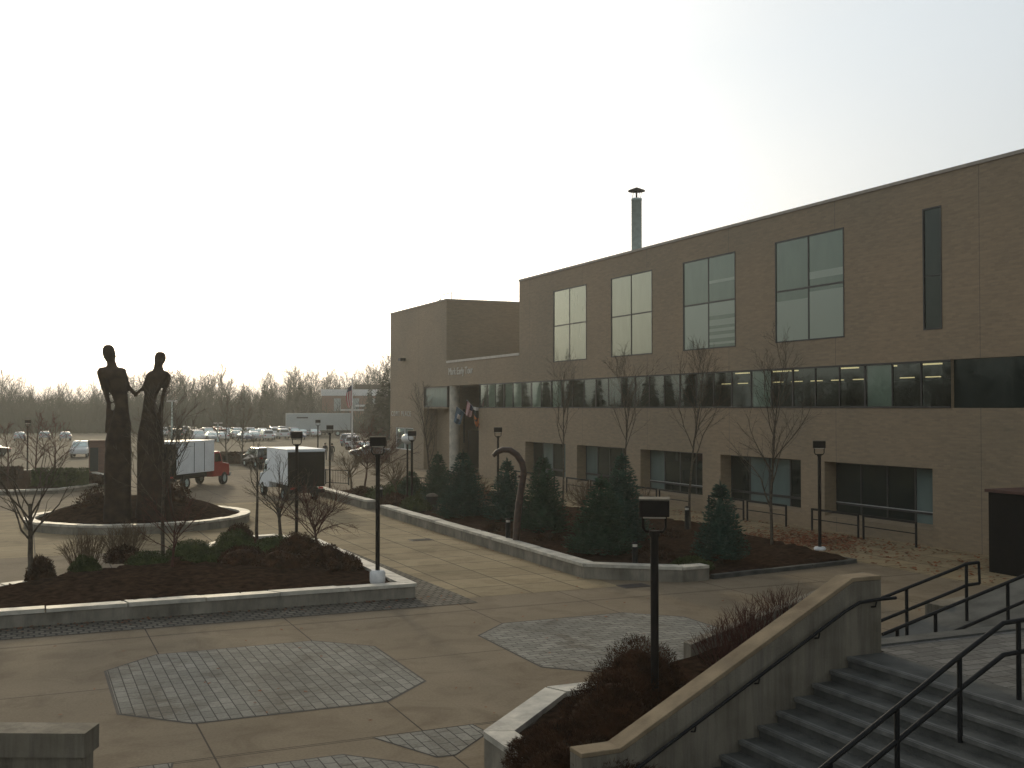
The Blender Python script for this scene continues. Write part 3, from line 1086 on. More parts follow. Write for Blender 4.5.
# big upper windows
for k, h in enumerate(BIG):
    x = FX + .035
    fr = MB()
    w = .06
    a, c_, z0, z1 = h[:4]
    fr.box((FX - .015, a, z0), (x, a + w, z1)).box((FX - .015, c_ - w, z0), (x, c_, z1))
    fr.box((FX - .015, a + w + .001, z0), (x, c_ - w - .001, z0 + w)).box((FX - .015, a + w + .001, z1 - w), (x, c_ - w - .001, z1))
    ym, zm = (a + c_) / 2, (z0 + z1) / 2 + .02
    fr.box((FX + .004, ym - .035, z0 + w + .001), (x, ym + .035, z1 - w - .001))
    fr.box((FX + .004, a + w + .001, zm - .035), (x, ym - .036, zm + .035)).box((FX + .004, ym + .036, zm - .035), (x, c_ - w - .001, zm + .035))
    win = fr.build('window', M_FRAME, bld)
    for q, (ya, yb, za, zb) in enumerate(((a, ym, z0, zm), (ym, c_, z0, zm), (a, ym, zm, z1), (ym, c_, zm, z1))):
        p = MB()
        tilt = [0.0, .006, -.005, .004][(q + k) % 4]
        p.add([(FX + .026 + tilt, ya + .04, za + .04), (FX + .026 - tilt, yb - .04, za + .04), (FX + .026 - tilt, yb - .04, zb - .04), (FX + .026 + tilt, ya + .04, zb - .04)], [(0, 3, 2, 1)])
        p.build('pane', M_GLASSW if k >= 2 else M_GLASSV, win)
h = NARROW
fr = MB()
a, c_, z0, z1 = h[:4]
fr.box((FX - .015, a, z0), (FX + .035, a + .06, z1)).box((FX - .015, c_ - .06, z0), (FX + .035, c_, z1))
fr.box((FX - .015, a + .061, z0), (FX + .035, c_ - .061, z0 + .06)).box((FX - .015, a + .061, z1 - .06), (FX + .035, c_ - .061, z1))
fr.box((FX + .004, a + .061, 10.35), (FX + .035, c_ - .061, 10.4))
win = fr.build('window', M_FRAME, bld)
MB().add([(FX + .026, a + .05, z0 + .05), (FX + .026, c_ - .05, z0 + .05), (FX + .026, c_ - .05, z1 - .05), (FX + .026, a + .05, z1 - .05)], [(0, 3, 2, 1)]).build('pane', M_GLASSL, win)

# strip window with a room behind it
rng = random.Random(4)
fr = MB()
npan = 30
pw = (STRIP_B - STRIP_A) / npan
fr.box((FX - .03, STRIP_A, SZ0), (FX + .13, STRIP_B, SZ0 + .07)).box((FX - .03, STRIP_A, SZ1 - .07), (FX + .13, STRIP_B, SZ1))
for i in range(npan + 1):
    y = STRIP_A + i * pw
    ww = .03 if i % 3 else .05
    fr.box((FX + .055, max(STRIP_A, y - ww), SZ0 + .071), (FX + .128, min(STRIP_B, y + ww), SZ1 - .071))
strip = fr.build('strip_window', M_FRAME, bld)
BL = {2: 1, 28: 1, 26: 1, 25: 1, 23: 1, 21: 1, 7: 1}
gl_ = MB()
for i in range(npan):
    ya, yb = STRIP_A + i * pw + .03, STRIP_A + (i + 1) * pw - .03
    t = rng.uniform(-.008, .008)
    gl_.add([(FX + .08 + t, ya, SZ0 + .05), (FX + .08 - t, yb, SZ0 + .05), (FX + .08 - t, yb, SZ1 - .05), (FX + .08 + t, ya, SZ1 - .05)], [(0, 3, 2, 1)], 0)
gl_.build('pane', [M_GLASST], strip)
for i, v in BL.items():
    if v:
        ya, yb = STRIP_A + i * pw + .06, STRIP_A + (i + 1) * pw - .06
        MB().box((FX + .16, ya, SZ0 + .02), (FX + .18, yb, SZ1 - .02)).build('blind', M_BLIND, strip)
rm = MB()
ra, rb, rx = STRIP_A + .02, 77.15, 56.0
for q in ([(FX + .2, ra, 4.3), (rx, ra, 4.3), (rx, rb, 4.3), (FX + .2, rb, 4.3)], [(FX + .2, ra, 7.2), (rx, ra, 7.2), (rx, rb, 7.2), (FX + .2, rb, 7.2)], [(rx, ra, 4.3), (rx, rb, 4.3), (rx, rb, 7.2), (rx, ra, 7.2)],
          [(FX + .2, ra, 4.3), (rx, ra, 4.3), (rx, ra, 7.2), (FX + .2, ra, 7.2)], [(FX + .2, rb, 4.3), (rx, rb, 4.3), (rx, rb, 7.2), (FX + .2, rb, 7.2)]):
    rm.add(q, [(0, 1, 2, 3)])
rm.build('room', M_INT, bld)
for (lx, ys_) in ((49.5, [46.5 + 2.1 * i for i in range(12)]), (35.0, [34.3, 36.9, 39.3, 43.6, 44.9, 47.6])):
    for y in ys_:
        b = MB()
        b.box((lx - .07, y, 7.13), (lx + .07, y + 1.1, 7.19))
        o = b.build('ceiling_light', M_LIGHT)
        tag(o, 'lit fluorescent tube on the ceiling behind the strip window', 'ceiling light', 'lit tubes behind the strip window')

# deep dark recess beyond the strip window
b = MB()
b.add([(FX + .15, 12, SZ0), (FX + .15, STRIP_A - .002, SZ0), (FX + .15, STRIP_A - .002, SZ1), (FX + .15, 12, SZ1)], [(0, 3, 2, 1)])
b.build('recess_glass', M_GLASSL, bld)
fr = MB()
for y in (15, 18, 21, 24, 27):
    fr.box((FX + .08, y - .05, SZ0 + .001), (FX + .145, y + .05, SZ1 - .001))
fr.build('recess_frame', M_FRAME, bld)

# ground floor windows in recesses
CURT = {0: (0,), 1: (1, 2), 2: (3,), 3: (3,), 4: (0, 2)}
for k, h in enumerate(LOW):
    a, c_, z0, z1, d = h
    x = FX + d
    n = 4
    fr = MB()
    fr.box((x - .1, a, z0), (x - .02, c_, z0 + .08)).box((x - .1, a, z1 - .08), (x - .02, c_, z1))
    fr.box((x - .1, a, z0 + .5), (x - .02, c_, z0 + .58))
    for i in range(n + 1):
        y = a + (c_ - a) * i / n
        fr.box((x - .082, max(a, y - .045), z0 + .081), (x - .018, min(c_, y + .045), z1 - .081))
    win = fr.build('window', M_FRAME, bld)
    g = MB()
    for i in range(n):
        ya, yb = a + (c_ - a) * i / n, a + (c_ - a) * (i + 1) / n
        mi = 1 if i in CURT[k] else 0
        g.add([(x - .05, ya, z0), (x - .05, yb, z0), (x - .05, yb, z1), (x - .05, ya, z1)], [(0, 3, 2, 1)], mi)
    g.build('pane', [M_GLASSL, M_GLASSC], win)
    # bright sill line and sloped brick sill
    MB().box((x - .13, a + .05, z0 + .585), (x - .103, c_ - .05, z0 + .62)).build('sill', M_CHROME if k in (0, 2) else M_FRAME, win)
    s = MB()
    s.profile([(FX - .003, z0 - .02), (x - .11, z0 - .02), (x - .11, z0 + .14), (FX - .003, z0 + .02)], 'y', a + .003, c_ - .003)
    s.build('brick_sill', M_BRICK, bld)

# far end window, entrance window box, column, door, text
fr = MB()
a, c_, z0, z1 = 92.6, 97.6, 1.5, 3.5
ym = (a + c_) / 2
for (p, q, r, s) in ((a, a + .09, z0, z1), (c_ - .09, c_, z0, z1), (ym - .05, ym + .05, z0, z1)):
    fr.box((FX + .02, p, r), (FX + .14, q, s))
for z in (z0, (z0 + z1) / 2 - .04, z1 - .08):
    fr.box((FX + .03, a, z), (FX + .139, c_, z + .08))
win = fr.build('window', M_WHITEC, bld)
MB().add([(FX + .1, a, z0), (FX + .1, c_, z0), (FX + .1, c_, z1), (FX + .1, a, z1)], [(0, 3, 2, 1)]).build('pane', M_GLASSC, win)
fr = MB()
a, c_, z0, z1 = 84.0, 89.78, 5.35, 7.1
fr.box((FX - .01, a, z0), (FX + .2, c_, z0 + .1)).box((FX - .01, a, z1 - .1), (FX + .2, c_, z1)).box((FX - .011, a, z0 + .101), (FX + .2, a + .1, z1 - .101)).box((FX - .011, c_ - .1, z0 + .101), (FX + .2, c_, z1 - .101))
win = fr.build('window', M_FRAME, bld)
MB().add([(FX + .1, a, z0), (FX + .1, c_, z0), (FX + .1, c_, z1), (FX + .1, a, z1)], [(0, 3, 2, 1)]).build('pane', M_GLASSC, win)
w2 = MB()
w2.box((FX + 1.2, 84.3, 0), (FX + 1.5, 89.75, 7.1))
w2.box((FX + .001, 84.02, 5.25), (FX + 1.2, 89.78, 5.34))
w2.build('screen_wall', M_BRICK, bld)
MB().lathe([(.42, 0), (.42, 7.11)], 20, (FX + .45, 83.5)).build('column', M_COPING, bld)
MB().box((FX + 4.1, 89.68, 0), (FX + 5.9, 89.79, 3.3)).build('door', M_DOOR, bld)
MB().box((FX + 1.52, 84.6, 2.4), (FX + 1.8, 89.7, 5.2)).build('canopy', M_FRAME, bld)


def lettering(body, Y, z, size, parent, X):
    cu = bpy.data.curves.new('lettering', 'FONT')
    cu.body = body
    cu.size = size
    cu.extrude = .02
    o = bpy.data.objects.new('lettering', cu)
    link(o)
    dg = bpy.context.evaluated_depsgraph_get()
    me = bpy.data.meshes.new_from_object(o.evaluated_get(dg))
    bpy.data.objects.remove(o)
    me.materials.clear()
    me.materials.append(M_LETTER)
    o = bpy.data.objects.new('lettering', me)
    link(o, parent)
    o.rotation_euler = (R(90), 0, R(-90))
    o.location = (X, Y, z)
    return o


lettering('Mark Early Tour', 83.7, 8.0, 0.8, bld, FX - .022)
lettering('C O M T   P L A C E', 98.9, 4.55, 0.66, bld, FX - .022)
# small roof rail and wall lamp at the far block
t = MB()
t.tube([(FX + .6, 87.2, RZ - .3), (FX + .6, 87.2, RZ + .7), (FX + .6, 84.6, RZ + .7), (FX + .6, 84.6, RZ - .3)], .04, 6)
t.tube([(FX + .6, 87.2, RZ + .35), (FX + .6, 90.2, RZ + .02)], .04, 6)
t.build('roof_rail', M_WHITEC, bld)
MB().box((FX - .5, 94.8, 9.6), (FX - .002, 95.4, 9.85)).build('wall_light', M_FRAME, bld)

# chimney flue on the roof
p = Vector((40.0, 67.6, 0))
ch = thing('chimney_flue', (p.x, p.y, RZ - .35), 0, 'pale green metal flue with a conical rain cap on the roof', 'chimney')
MB().lathe([(.37, 0), (.37, 6.35), (.39, 6.35), (.39, 6.5), (.37, 6.5)], 20).build('pipe', M_STEEL, ch)
MB().lathe([(.62, 7.02), (.6, 7.08), (.05, 7.3)], 20).build('rain_cap', M_DARKM, ch)
t = MB()
for k in range(4):
    a = k * math.pi / 2
    t.tube([(.3 * math.cos(a), .3 * math.sin(a), 6.4), (.42 * math.cos(a), .42 * math.sin(a), 7.05)], .018, 5)
t.tube([(0, 0, 6.4), (0, 0, 7.1)], .07, 6)
t.build('cap_strut', M_DARKM, ch)

# dark vestibule at the right edge
vs = thing('vestibule', (0, 0, 0), 0, 'dark box shaped entrance vestibule with reddish top at the right edge', 'vestibule')
MB().box((28.5, 23.2, 0), (31.69, 26.0, 2.58)).build('wall', M_VEST, vs, bevel=.02)
MB().box((28.42, 23.1, 2.582), (31.69, 26.08, 2.68)).build('roof', M_VESTT, vs, bevel=.01)
MB().box((28.44, 23.14, .02), (28.498, 23.3, 2.58)).build('corner_trim', M_VESTT, vs)

# guard rails in front of the recesses
sides = ['second from the right end', 'third from the right end', 'in the middle of the row', 'fourth from the right end', 'farthest along the wall']
names = ['nearest', 'second nearest', 'middle', 'second farthest', 'farthest']
gr0 = None
for k, h in enumerate(LOW):
    for s in (0, 1):
        ya = h[0] + (.1 if s == 0 else 3.25)
        if gr0 is None:
            gr0 = thing('guard_rail', (0, 0, 0), 0, 'x', 'guard rail', 'rails in front of the ground floor windows')
            for y in (0, 2.85):
                MB().tube([(0, y, 0), (0, y, .98)], .045, 8).build('post', M_BLACK, gr0)
            MB().box((-.035, 0, .90), (.035, 2.85, .99)).build('rail', M_BLACK, gr0)
            MB().box((-.02, 0, .5), (.02, 2.85, .54)).build('rail', M_BLACK, gr0)
            g = gr0
        else:
            g = copy_tree(gr0)
        g.location = (FX - .75, ya, 0.004)
        g['label'] = 'black steel guard rail under the %s ground floor window, %s half of it' % (names[k], 'nearer' if s == 0 else 'farther')

# flags by the entrance
Mflag = {
    'blue': mat('flag_blue', (0.02, 0.05, 0.09), 0.8, scale=3, c2=(0.06, 0.12, 0.16)),
    'pale': mat('flag_pale', (0.55, 0.5, 0.45), 0.8, var=.1),
    'red': mat('flag_red', (0.36, 0.05, 0.06), 0.8, var=.1),
    'navy': mat('flag_navy', (0.02, 0.025, 0.07), 0.8, var=.1),
    'orange': mat('flag_orange', (0.5, 0.14, 0.03), 0.8, var=.15),
    'dark': mat('flag_black', (0.02, 0.018, 0.015), 0.8, var=.15),
}


def flag(label, t, corners, pole, pattern, droop):
    """cloth between four surveyed corners (pole side a-b, free side d-c) at distance t, on a slanted pole"""
    def W(p, dt=0.0):
        q = D(p[0], t + dt, 0)
        return Vector((q.x, q.y, EYE + (408 - p[1]) / FPX * (t + dt)))
    a, b_, c, d = [W(p) for p in corners]
    r = thing('wall_flag', a, 0, label, 'flag', 'flags at the building entrance')
    p0, p1 = W(pole[0], .6), W(pole[1])
    MB().tube([p0 - a, p1 - a], .03, 6).build('pole', M_WHITEC, r)
    nrm = (b_ - a).cross(d - a).normalized()
    n, m = 13, 20
    b = MB()
    for i in range(m + 1):
        for j in range(n + 1):
            u, v = j / n, i / m
            p = a.lerp(b_, u).lerp(d.lerp(c, u), v)
            p = p + nrm * (.11 * math.sin(u * 8 + v * 3) * (.3 + v)) + Vector((0, 0, -droop * v * math.sin(u * 3.14)))
            b.v.append(tuple(p - a))
    mats, fn = pattern
    for i in range(m):
        for j in range(n):
            q = i * (n + 1) + j
            b.f.append((q, q + 1, q + n + 2, q + n + 1))
            b.mi.append(fn((j + .5) / n, (i + .5) / m))
            b.sm.append(True)
    b.build('cloth', mats, r)
    return r


def p_blue(u, v):
    return 1 if (abs(u - .5) < .2 and abs(v - .5) < .14) else 0


def p_us(u, v):
    if v < .45 and u > .5:
        return 2
    return int(u * 13) % 2


def p_or(u, v):
    if v < .16:
        return 0
    if v < .5:
        return 1
    return 2 if (int(v * 8 + u * 3) % 3) else 1


flag('dark blue flag with a pale emblem hanging by the entrance column', 84.6, [(456.6, 406.5), (464, 412.3), (460.4, 424.3), (453.8, 421.5)], [(466, 414), (456.2, 406.2)], ([Mflag['blue'], Mflag['pale']], p_blue), .1)
flag('striped red and white national flag between the two other flags', 84.0, [(467.2, 400.5), (473, 407.2), (471.5, 416.5), (465.6, 414.5)], [(475, 409.5), (466.8, 400)], ([Mflag['red'], Mflag['pale'], Mflag['navy']], p_us), .1)
flag('orange and black flag with pale top beside the wall corner', 83.4, [(472.8, 407.2), (478.2, 407.6), (479.8, 426.5), (474.6, 422)], [(479, 408), (472.3, 406.8)], ([Mflag['pale'], Mflag['dark'], Mflag['orange']], p_or), .3)

# ------------------------------------------------------------------ statues


def statue(name, label, cpx, t, outline, side, slit):
    """outline rows: (y px, left px, right px); side +1 = free arm on the left, hand to the right"""
    base = D(cpx, t, 0)
    s = t / FPX

    def L(px, py):
        return ((px - cpx) * s, (5.3 + (408 - py) * s))
    b = MB()

    def loft(rows, dep):
        n = 20
        vs, fs = [], []
        for (py, a, c), dd in zip(rows, dep):
            x0, z = L(a, py)
            x1, _ = L(c, py)
            cx, hw = (x0 + x1) / 2, (x1 - x0) / 2
            for k in range(n):
                an = 2 * math.pi * k / n
                ca, sa = math.cos(an), math.sin(an)
                ex = .75
                vs.append((cx + hw * math.copysign(abs(ca) ** ex, ca), dd * math.copysign(abs(sa) ** ex, sa), z))
        m = len(rows)
        for i in range(m - 1):
            for k in range(n):
                fs.append((i * n + k, i * n + (k + 1) % n, (i + 1) * n + (k + 1) % n, (i + 1) * n + k))
        fs.append(tuple(range(n - 1, -1, -1)))
        fs.append(tuple(range((m - 1) * n, m * n)))
        b.add(vs, fs)
    for rows, dep in outline['lofts']:
        loft(rows, dep)
    for pts, rad in outline['tubes']:
        P = []
        for (px, py, y) in pts:
            x, z = L(px, py)
            P.append((x, y, z))
        b.tube(P, [r * s for r in rad], 12)
    o = b.build(name, M_STATUE)
    bm = bmesh.new()
    bm.from_mesh(o.data)
    bmesh.ops.recalc_face_normals(bm, faces=bm.faces[:])
    bm.to_mesh(o.data)
    bm.free()
    rmod = o.modifiers.new('remesh', 'REMESH')
    rmod.mode = 'VOXEL'
    rmod.voxel_size = 0.05
    sm = o.modifiers.new('smooth', 'SMOOTH')
    sm.iterations = 2
    dg = bpy.context.evaluated_depsgraph_get()
    me = bpy.data.meshes.new_from_object(o.evaluated_get(dg))
    me.name = name
    for v in me.vertices:
        q = v.co
        k = .035 * noise.noise(Vector((q.x * 2.2, q.y * 2.2, q.z * 1.1 + cpx))) + .022 * noise.noise(Vector((q.x * 6, q.y * 6, q.z * 3)))
        if q.z > 7.1:
            k *= .4
        v.co = q + v.normal * k
    for p in me.polygons:
        p.use_smooth = True
    o.modifiers.clear()
    o.data = me
    o.location = base
    o.rotation_euler = (0, 0, -R(24.07) + math.atan((512 - cpx) / FPX) * .9)
    tag(o, label, 'statue', 'pair of giant statues holding hands')
    return o


tl = {
    'lofts': [
        # head
        ([(345.0, 106.8, 110.6), (346, 104.6, 112.6), (349, 103.0, 114.4), (353, 102.9, 115.2), (357, 103.8, 115.8), (359.5, 105.0, 114.6), (361.5, 106.8, 115.2), (364, 107.4, 116.2), (367, 107.0, 117.2), (369, 106.0, 118.5), (371, 103, 121)],
         [.1, .2, .27, .3, .28, .25, .2, .19, .2, .24, .28]),
        # torso and robe
        ([(367.5, 100.5, 122.0), (369, 99, 124.6), (373, 100.6, 125.6), (382, 107.0, 126.2), (390, 109.9, 126.9), (398, 113.0, 127.4), (406, 114.6, 128.0), (414, 113.8, 129.0), (424, 110.6, 130.4), (440, 106.4, 131.0), (470, 105.4, 131.2), (500, 105.2, 131.6), (528, 105.0, 132.0)],
         [.18, .26, .34, .36, .34, .32, .33, .35, .38, .42, .44, .45, .46]),
    ],
    'tubes': [
        ([(100.6, 370.5, 0), (102.6, 378, 0), (105.6, 390, .02), (109.2, 402, .05), (109.6, 416, .08), (110.0, 432, .06)], [3.3, 3.4, 2.8, 2.5, 3.0, 3.8]),
        ([(122.4, 370, 0), (125.0, 380, 0), (127.6, 387, -.02), (132.0, 392, -.02), (135.6, 394.6, 0)], [2.9, 2.7, 2.3, 1.9, 1.9]),
        ([(134.6, 393.4, 0), (136.2, 396.6, 0)], [1.7, 1.1]),
    ]}
statue('statue', 'taller dark figure statue on the left, one hand reaching to its partner', 118, 47.8, tl, 1, None)
trr = {
    'lofts': [
        ([(351.6, 157.6, 161.4), (352.6, 155.8, 163.4), (355, 154.4, 165), (359, 153.8, 165), (362, 154.2, 163.8), (364.5, 153.8, 162), (367, 153.4, 161.8), (370, 152.4, 162.4), (373, 151.5, 164)],
         [.1, .2, .26, .28, .26, .22, .19, .2, .26]),
        ([(371.5, 149.6, 166.5), (373, 147.6, 167.5), (378, 146.0, 166), (386, 145.2, 161.2), (394, 144.5, 157.9), (402, 143.6, 155.4), (410, 142.8, 155.2), (420, 141.6, 158.4), (432, 138.6, 162.2), (450, 138.0, 165.6), (475, 138.4, 169.6), (500, 138.0, 172.0), (520, 137.0, 174.0)],
         [.18, .26, .33, .34, .33, .32, .33, .35, .4, .42, .44, .46, .48]),
    ],
    'tubes': [
        ([(167.0, 374.5, 0), (165.6, 382, 0), (163.6, 391, .02), (161.2, 401, .05), (160.2, 412, .08), (160.0, 428, .06)], [3.0, 2.8, 2.3, 2.1, 2.4, 3.0]),
        ([(149.0, 374.5, 0), (146.6, 382, 0), (143.6, 388, -.02), (139.4, 392, -.02), (135.8, 394.6, 0)], [2.7, 2.4, 2.1, 1.8, 1.8]),
        ([(136.8, 393.2, 0), (135.0, 396.8, 0)], [1.6, 1.1]),
    ]}
statue('statue', 'shorter dark figure statue on the right with a long free arm', 152, 48.2, trr, -1, None)

# ------------------------------------------------------------------ arch sculpture
p = G(516, 546, .25)
s = (4.9 * FPX / 137.0) / FPX
pts = [(516.5, 548), (517.5, 525), (519.5, 505), (522.5, 486), (524.5, 472), (522.6, 463), (517.5, 455), (510.5, 450), (503, 449.5), (497, 452), (493, 456)]
P3 = []
for (a, c) in pts:
    P3.append(((a - 516.5) * s, 0, (548 - c) * s))
r = thing('arch_sculpture', p, -R(24) + .0, 'tall rusted steel crook shaped sculpture among the spruces', 'sculpture')
t = MB()
t.tube(P3, [.13, .13, .13, .125, .12, .12, .12, .115, .11, .1, .075], 8)
t.build('arch', M_RUST, r)
MB().tube([((521.5 - 516.5) * s, 0, (548 - 478) * s), ((518.5 - 516.5) * s, -.05, (548 - 476) * s)], .05, 6).build('stub', M_RUST, r)

# ------------------------------------------------------------------ lamps


def make_lamp(h, label, loc, rz, base=True, head=True):
    r = thing('street_lamp', loc, rz, label, 'street lamp', 'plaza lamps')
    MB().tube([(0, 0, 0.0), (0, 0, h - .55)], .062, 10).build('post', M_DARKM, r)
    t = MB()
    t.tube([(-.17, 0, h - .24), (-.17, 0, h - .43), (-.13, 0, h - .49), (.13, 0, h - .49), (.17, 0, h - .43), (.17, 0, h - .24)], .02, 6)
    t.tube([(0, 0, h - .56), (0, 0, h - .475)], .085, 10)
    t.build('yoke', M_DARKM, r)
    b = MB()
    b.box((-.225, -.225, h - .25), (.225, .225, h))
    hd = b.build('lamp_head', M_DARKM, r, bevel=.015)
    MB().box((-.17, -.17, h - .275), (.17, .17, h - .2505)).build('lens', M_LENS, hd)
    MB().box((-.23, -.23, h + .0005), (.23, .23, h + .02)).build('top_plate', M_CONC, hd)
    if base:
        bh = base if isinstance(base, float) else .36
        MB().lathe([(.2, 0), (.22, .06), (.22, bh - .06), (.17, bh)], 20).build('base', M_WHITEC, r)
    return r


def lamp_at(px, head_y, t, z0, label, base=True, rz=R(-24)):
    p = D(px, t, z0)
    top = EYE + (408 - head_y) / FPX * t
    return make_lamp(top - z0, label, p, -YAW - math.atan((px - 512) / FPX), base)


lamp_at(378, 437, 30.9, .36, 'brown box lamp on a white concrete base at the planter corner')
lamp_at(819, 441, 39.9, .12, 'box lamp on its white base beside the fallen leaves and curb', base=.12)
lamp_at(654, 499, 16.6, .45, 'close box lamp post rising out of the russet bushes', base=False)
lamp_at(297, 432, 43, .4, 'box lamp standing in front of the dark rear of the parked truck', base=False)
lamp_at(412, 431, 57, .2, 'box lamp left of the bare tree near the entrance')
lamp_at(498, 427.5, 60, .1, 'box lamp against the brick wall left of the crook sculpture', base=False)
lamp_at(330, 425.5, 70, .1, 'box lamp at the end of the low wall right of the parked truck', base=False)
lamp_at(318, 420, 97, .0, 'small box lamp in front of the white trailer', base=False)
lamp_at(28, 420, 87, .2, 'box lamp among the shrubs at the far left', base=False)
# globe lamp near the entrance
r = thing('globe_lamp', D(407.5, 60, .1), 0, 'bright globe lamp beside the entrance window', 'street lamp')
MB().tube([(0, 0, 0), (0, 0, 3.25)], .05, 8).build('post', M_DARKM, r)
MB().lathe([(.08, 3.2), (.3, 3.36), (.36, 3.5), (.3, 3.66), (.1, 3.78)], 14).build('globe', mat('globe_acrylic', (0.75, 0.73, 0.68), 0.2, var=.05), r)
# tall car park lights
for (px, hy, t, lb) in ((172, 401, 150, 'tall car park light right of the statues'), (218, 423, 170, 'tall car park light beyond the red truck')):
    h = EYE + (408 - hy) / FPX * t
    r = thing('car_park_light', D(px, t, 0), 0, lb, 'street lamp', 'car park lights')
    MB().tube([(0, 0, 0), (0, 0, h - .1)], [.14, .09], 8).build('post', M_STEEL, r)
    MB().box((-.7, -.2, h - .12), (.7, .2, h + .08)).build('lamp_head', M_CHROME, r, bevel=.04)


# bollard lights
def bollard(px, py, z, hpx, label):
    p = G(px, py, z)
    t = (p.x * math.sin(YAW) + p.y * math.cos(YAW))
    h = hpx * t / FPX
    r = thing('bollard_light', p, 0, label, 'bollard light', 'bollard lights in the bed')
    MB().lathe([(.09, 0), (.09, h - .12)], 12).build('post', M_BLACK, r)
    MB().lathe([(.075, h - .12), (.075, h - .03)], 12).build('lens', M_LENS, r)
    MB().lathe([(.1, h - .03), (.1, h), (.03, h + .03)], 12).build('cap', M_BLACK, r)


bollard(508, 541, .35, 22, 'black bollard light in front of the crook sculpture')
bollard(635, 566, .35, 23, 'black bollard light at the foot of the widest spruce')
bollard(687, 533, .3, 26, 'black bollard light between two spruces under the bare tree')
bollard(381, 505, .1, 18, 'black bollard light in the gap between the planter walls')
# litter bin
p = G(432, 512)
r = thing('litter_bin', p, 0, 'round black litter bin with pale lid beside the spruces', 'litter bin')
MB().lathe([(.27, 0), (.3, .8)], 16).build('body', M_BLACK, r)
MB().lathe([(.31, .8), (.3, .86), (.14, .95)], 16).build('lid', M_CONC, r)
MB().lathe([(.55, .004), (.55, .06)], 8).build('pad', M_CONC, r)
# railings near the entrance


def picket(p, q, h, label, n):
    r = thing('railing', (0, 0, 0), 0, label, 'railing', 'dark railings')
    p, q = Vector(p), Vector(q)
    for z in (.12, h):
        MB().tube([p + Vector((0, 0, z)), q + Vector((0, 0, z))], .03, 6).build('rail', M_BLACK, r)
    t = MB()
    for i in range(n + 1):
        w = p.lerp(q, i / n)
        t.tube([w + Vector((0, 0, .12)), w + Vector((0, 0, h))], .014, 4)
    t.build('pickets', M_BLACK, r)
    for w in (p, q):
        MB().tube([w, w + Vector((0, 0, h + .05))], .05, 8).build('post', M_BLACK, r)


picket(D(326, 76), D(349, 75), 1.0, 'low dark railing just right of the parked truck', 14)
picket(D(410, 68), D(430, 68), .95, 'dark railing in front of the far brick wall', 12)

# ------------------------------------------------------------------ vehicles


def wheel(parent, x, y, r, w=.24):
    ty = MB()
    prof = [(r * .6, -w / 2), (r * .93, -w / 2), (r, -w / 2 + .04), (r, w / 2 - .04), (r * .93, w / 2), (r * .6, w / 2)]
    vs, fs = [], []
    n = 20
    for rr, zz in prof:
        for k in range(n):
            a = 2 * math.pi * k / n
            vs.append((rr * math.cos(a), zz, rr * math.sin(a)))
    for i in range(len(prof) - 1):
        for k in range(n):
            fs.append((i * n + k, i * n + (k + 1) % n, (i + 1) * n + (k + 1) % n, (i + 1) * n + k))
    ty.add(vs, fs, 0, True)
    o = ty.build('wheel', M_TYRE, parent, loc=(x, y, r))
    rim = MB()
    n = 14
    vs = [(r * .6 * math.cos(2 * math.pi * k / n), sgn * w * .4, r * .6 * math.sin(2 * math.pi * k / n)) for sgn in (-1, 1) for k in range(n)]
    rim.add(vs, [(k, (k + 1) % n, n + (k + 1) % n, n + k) for k in range(n)] + [tuple(range(n - 1, -1, -1)), tuple(range(n, 2 * n))])
    rim.build('rim', M_STEEL, o)
    return o


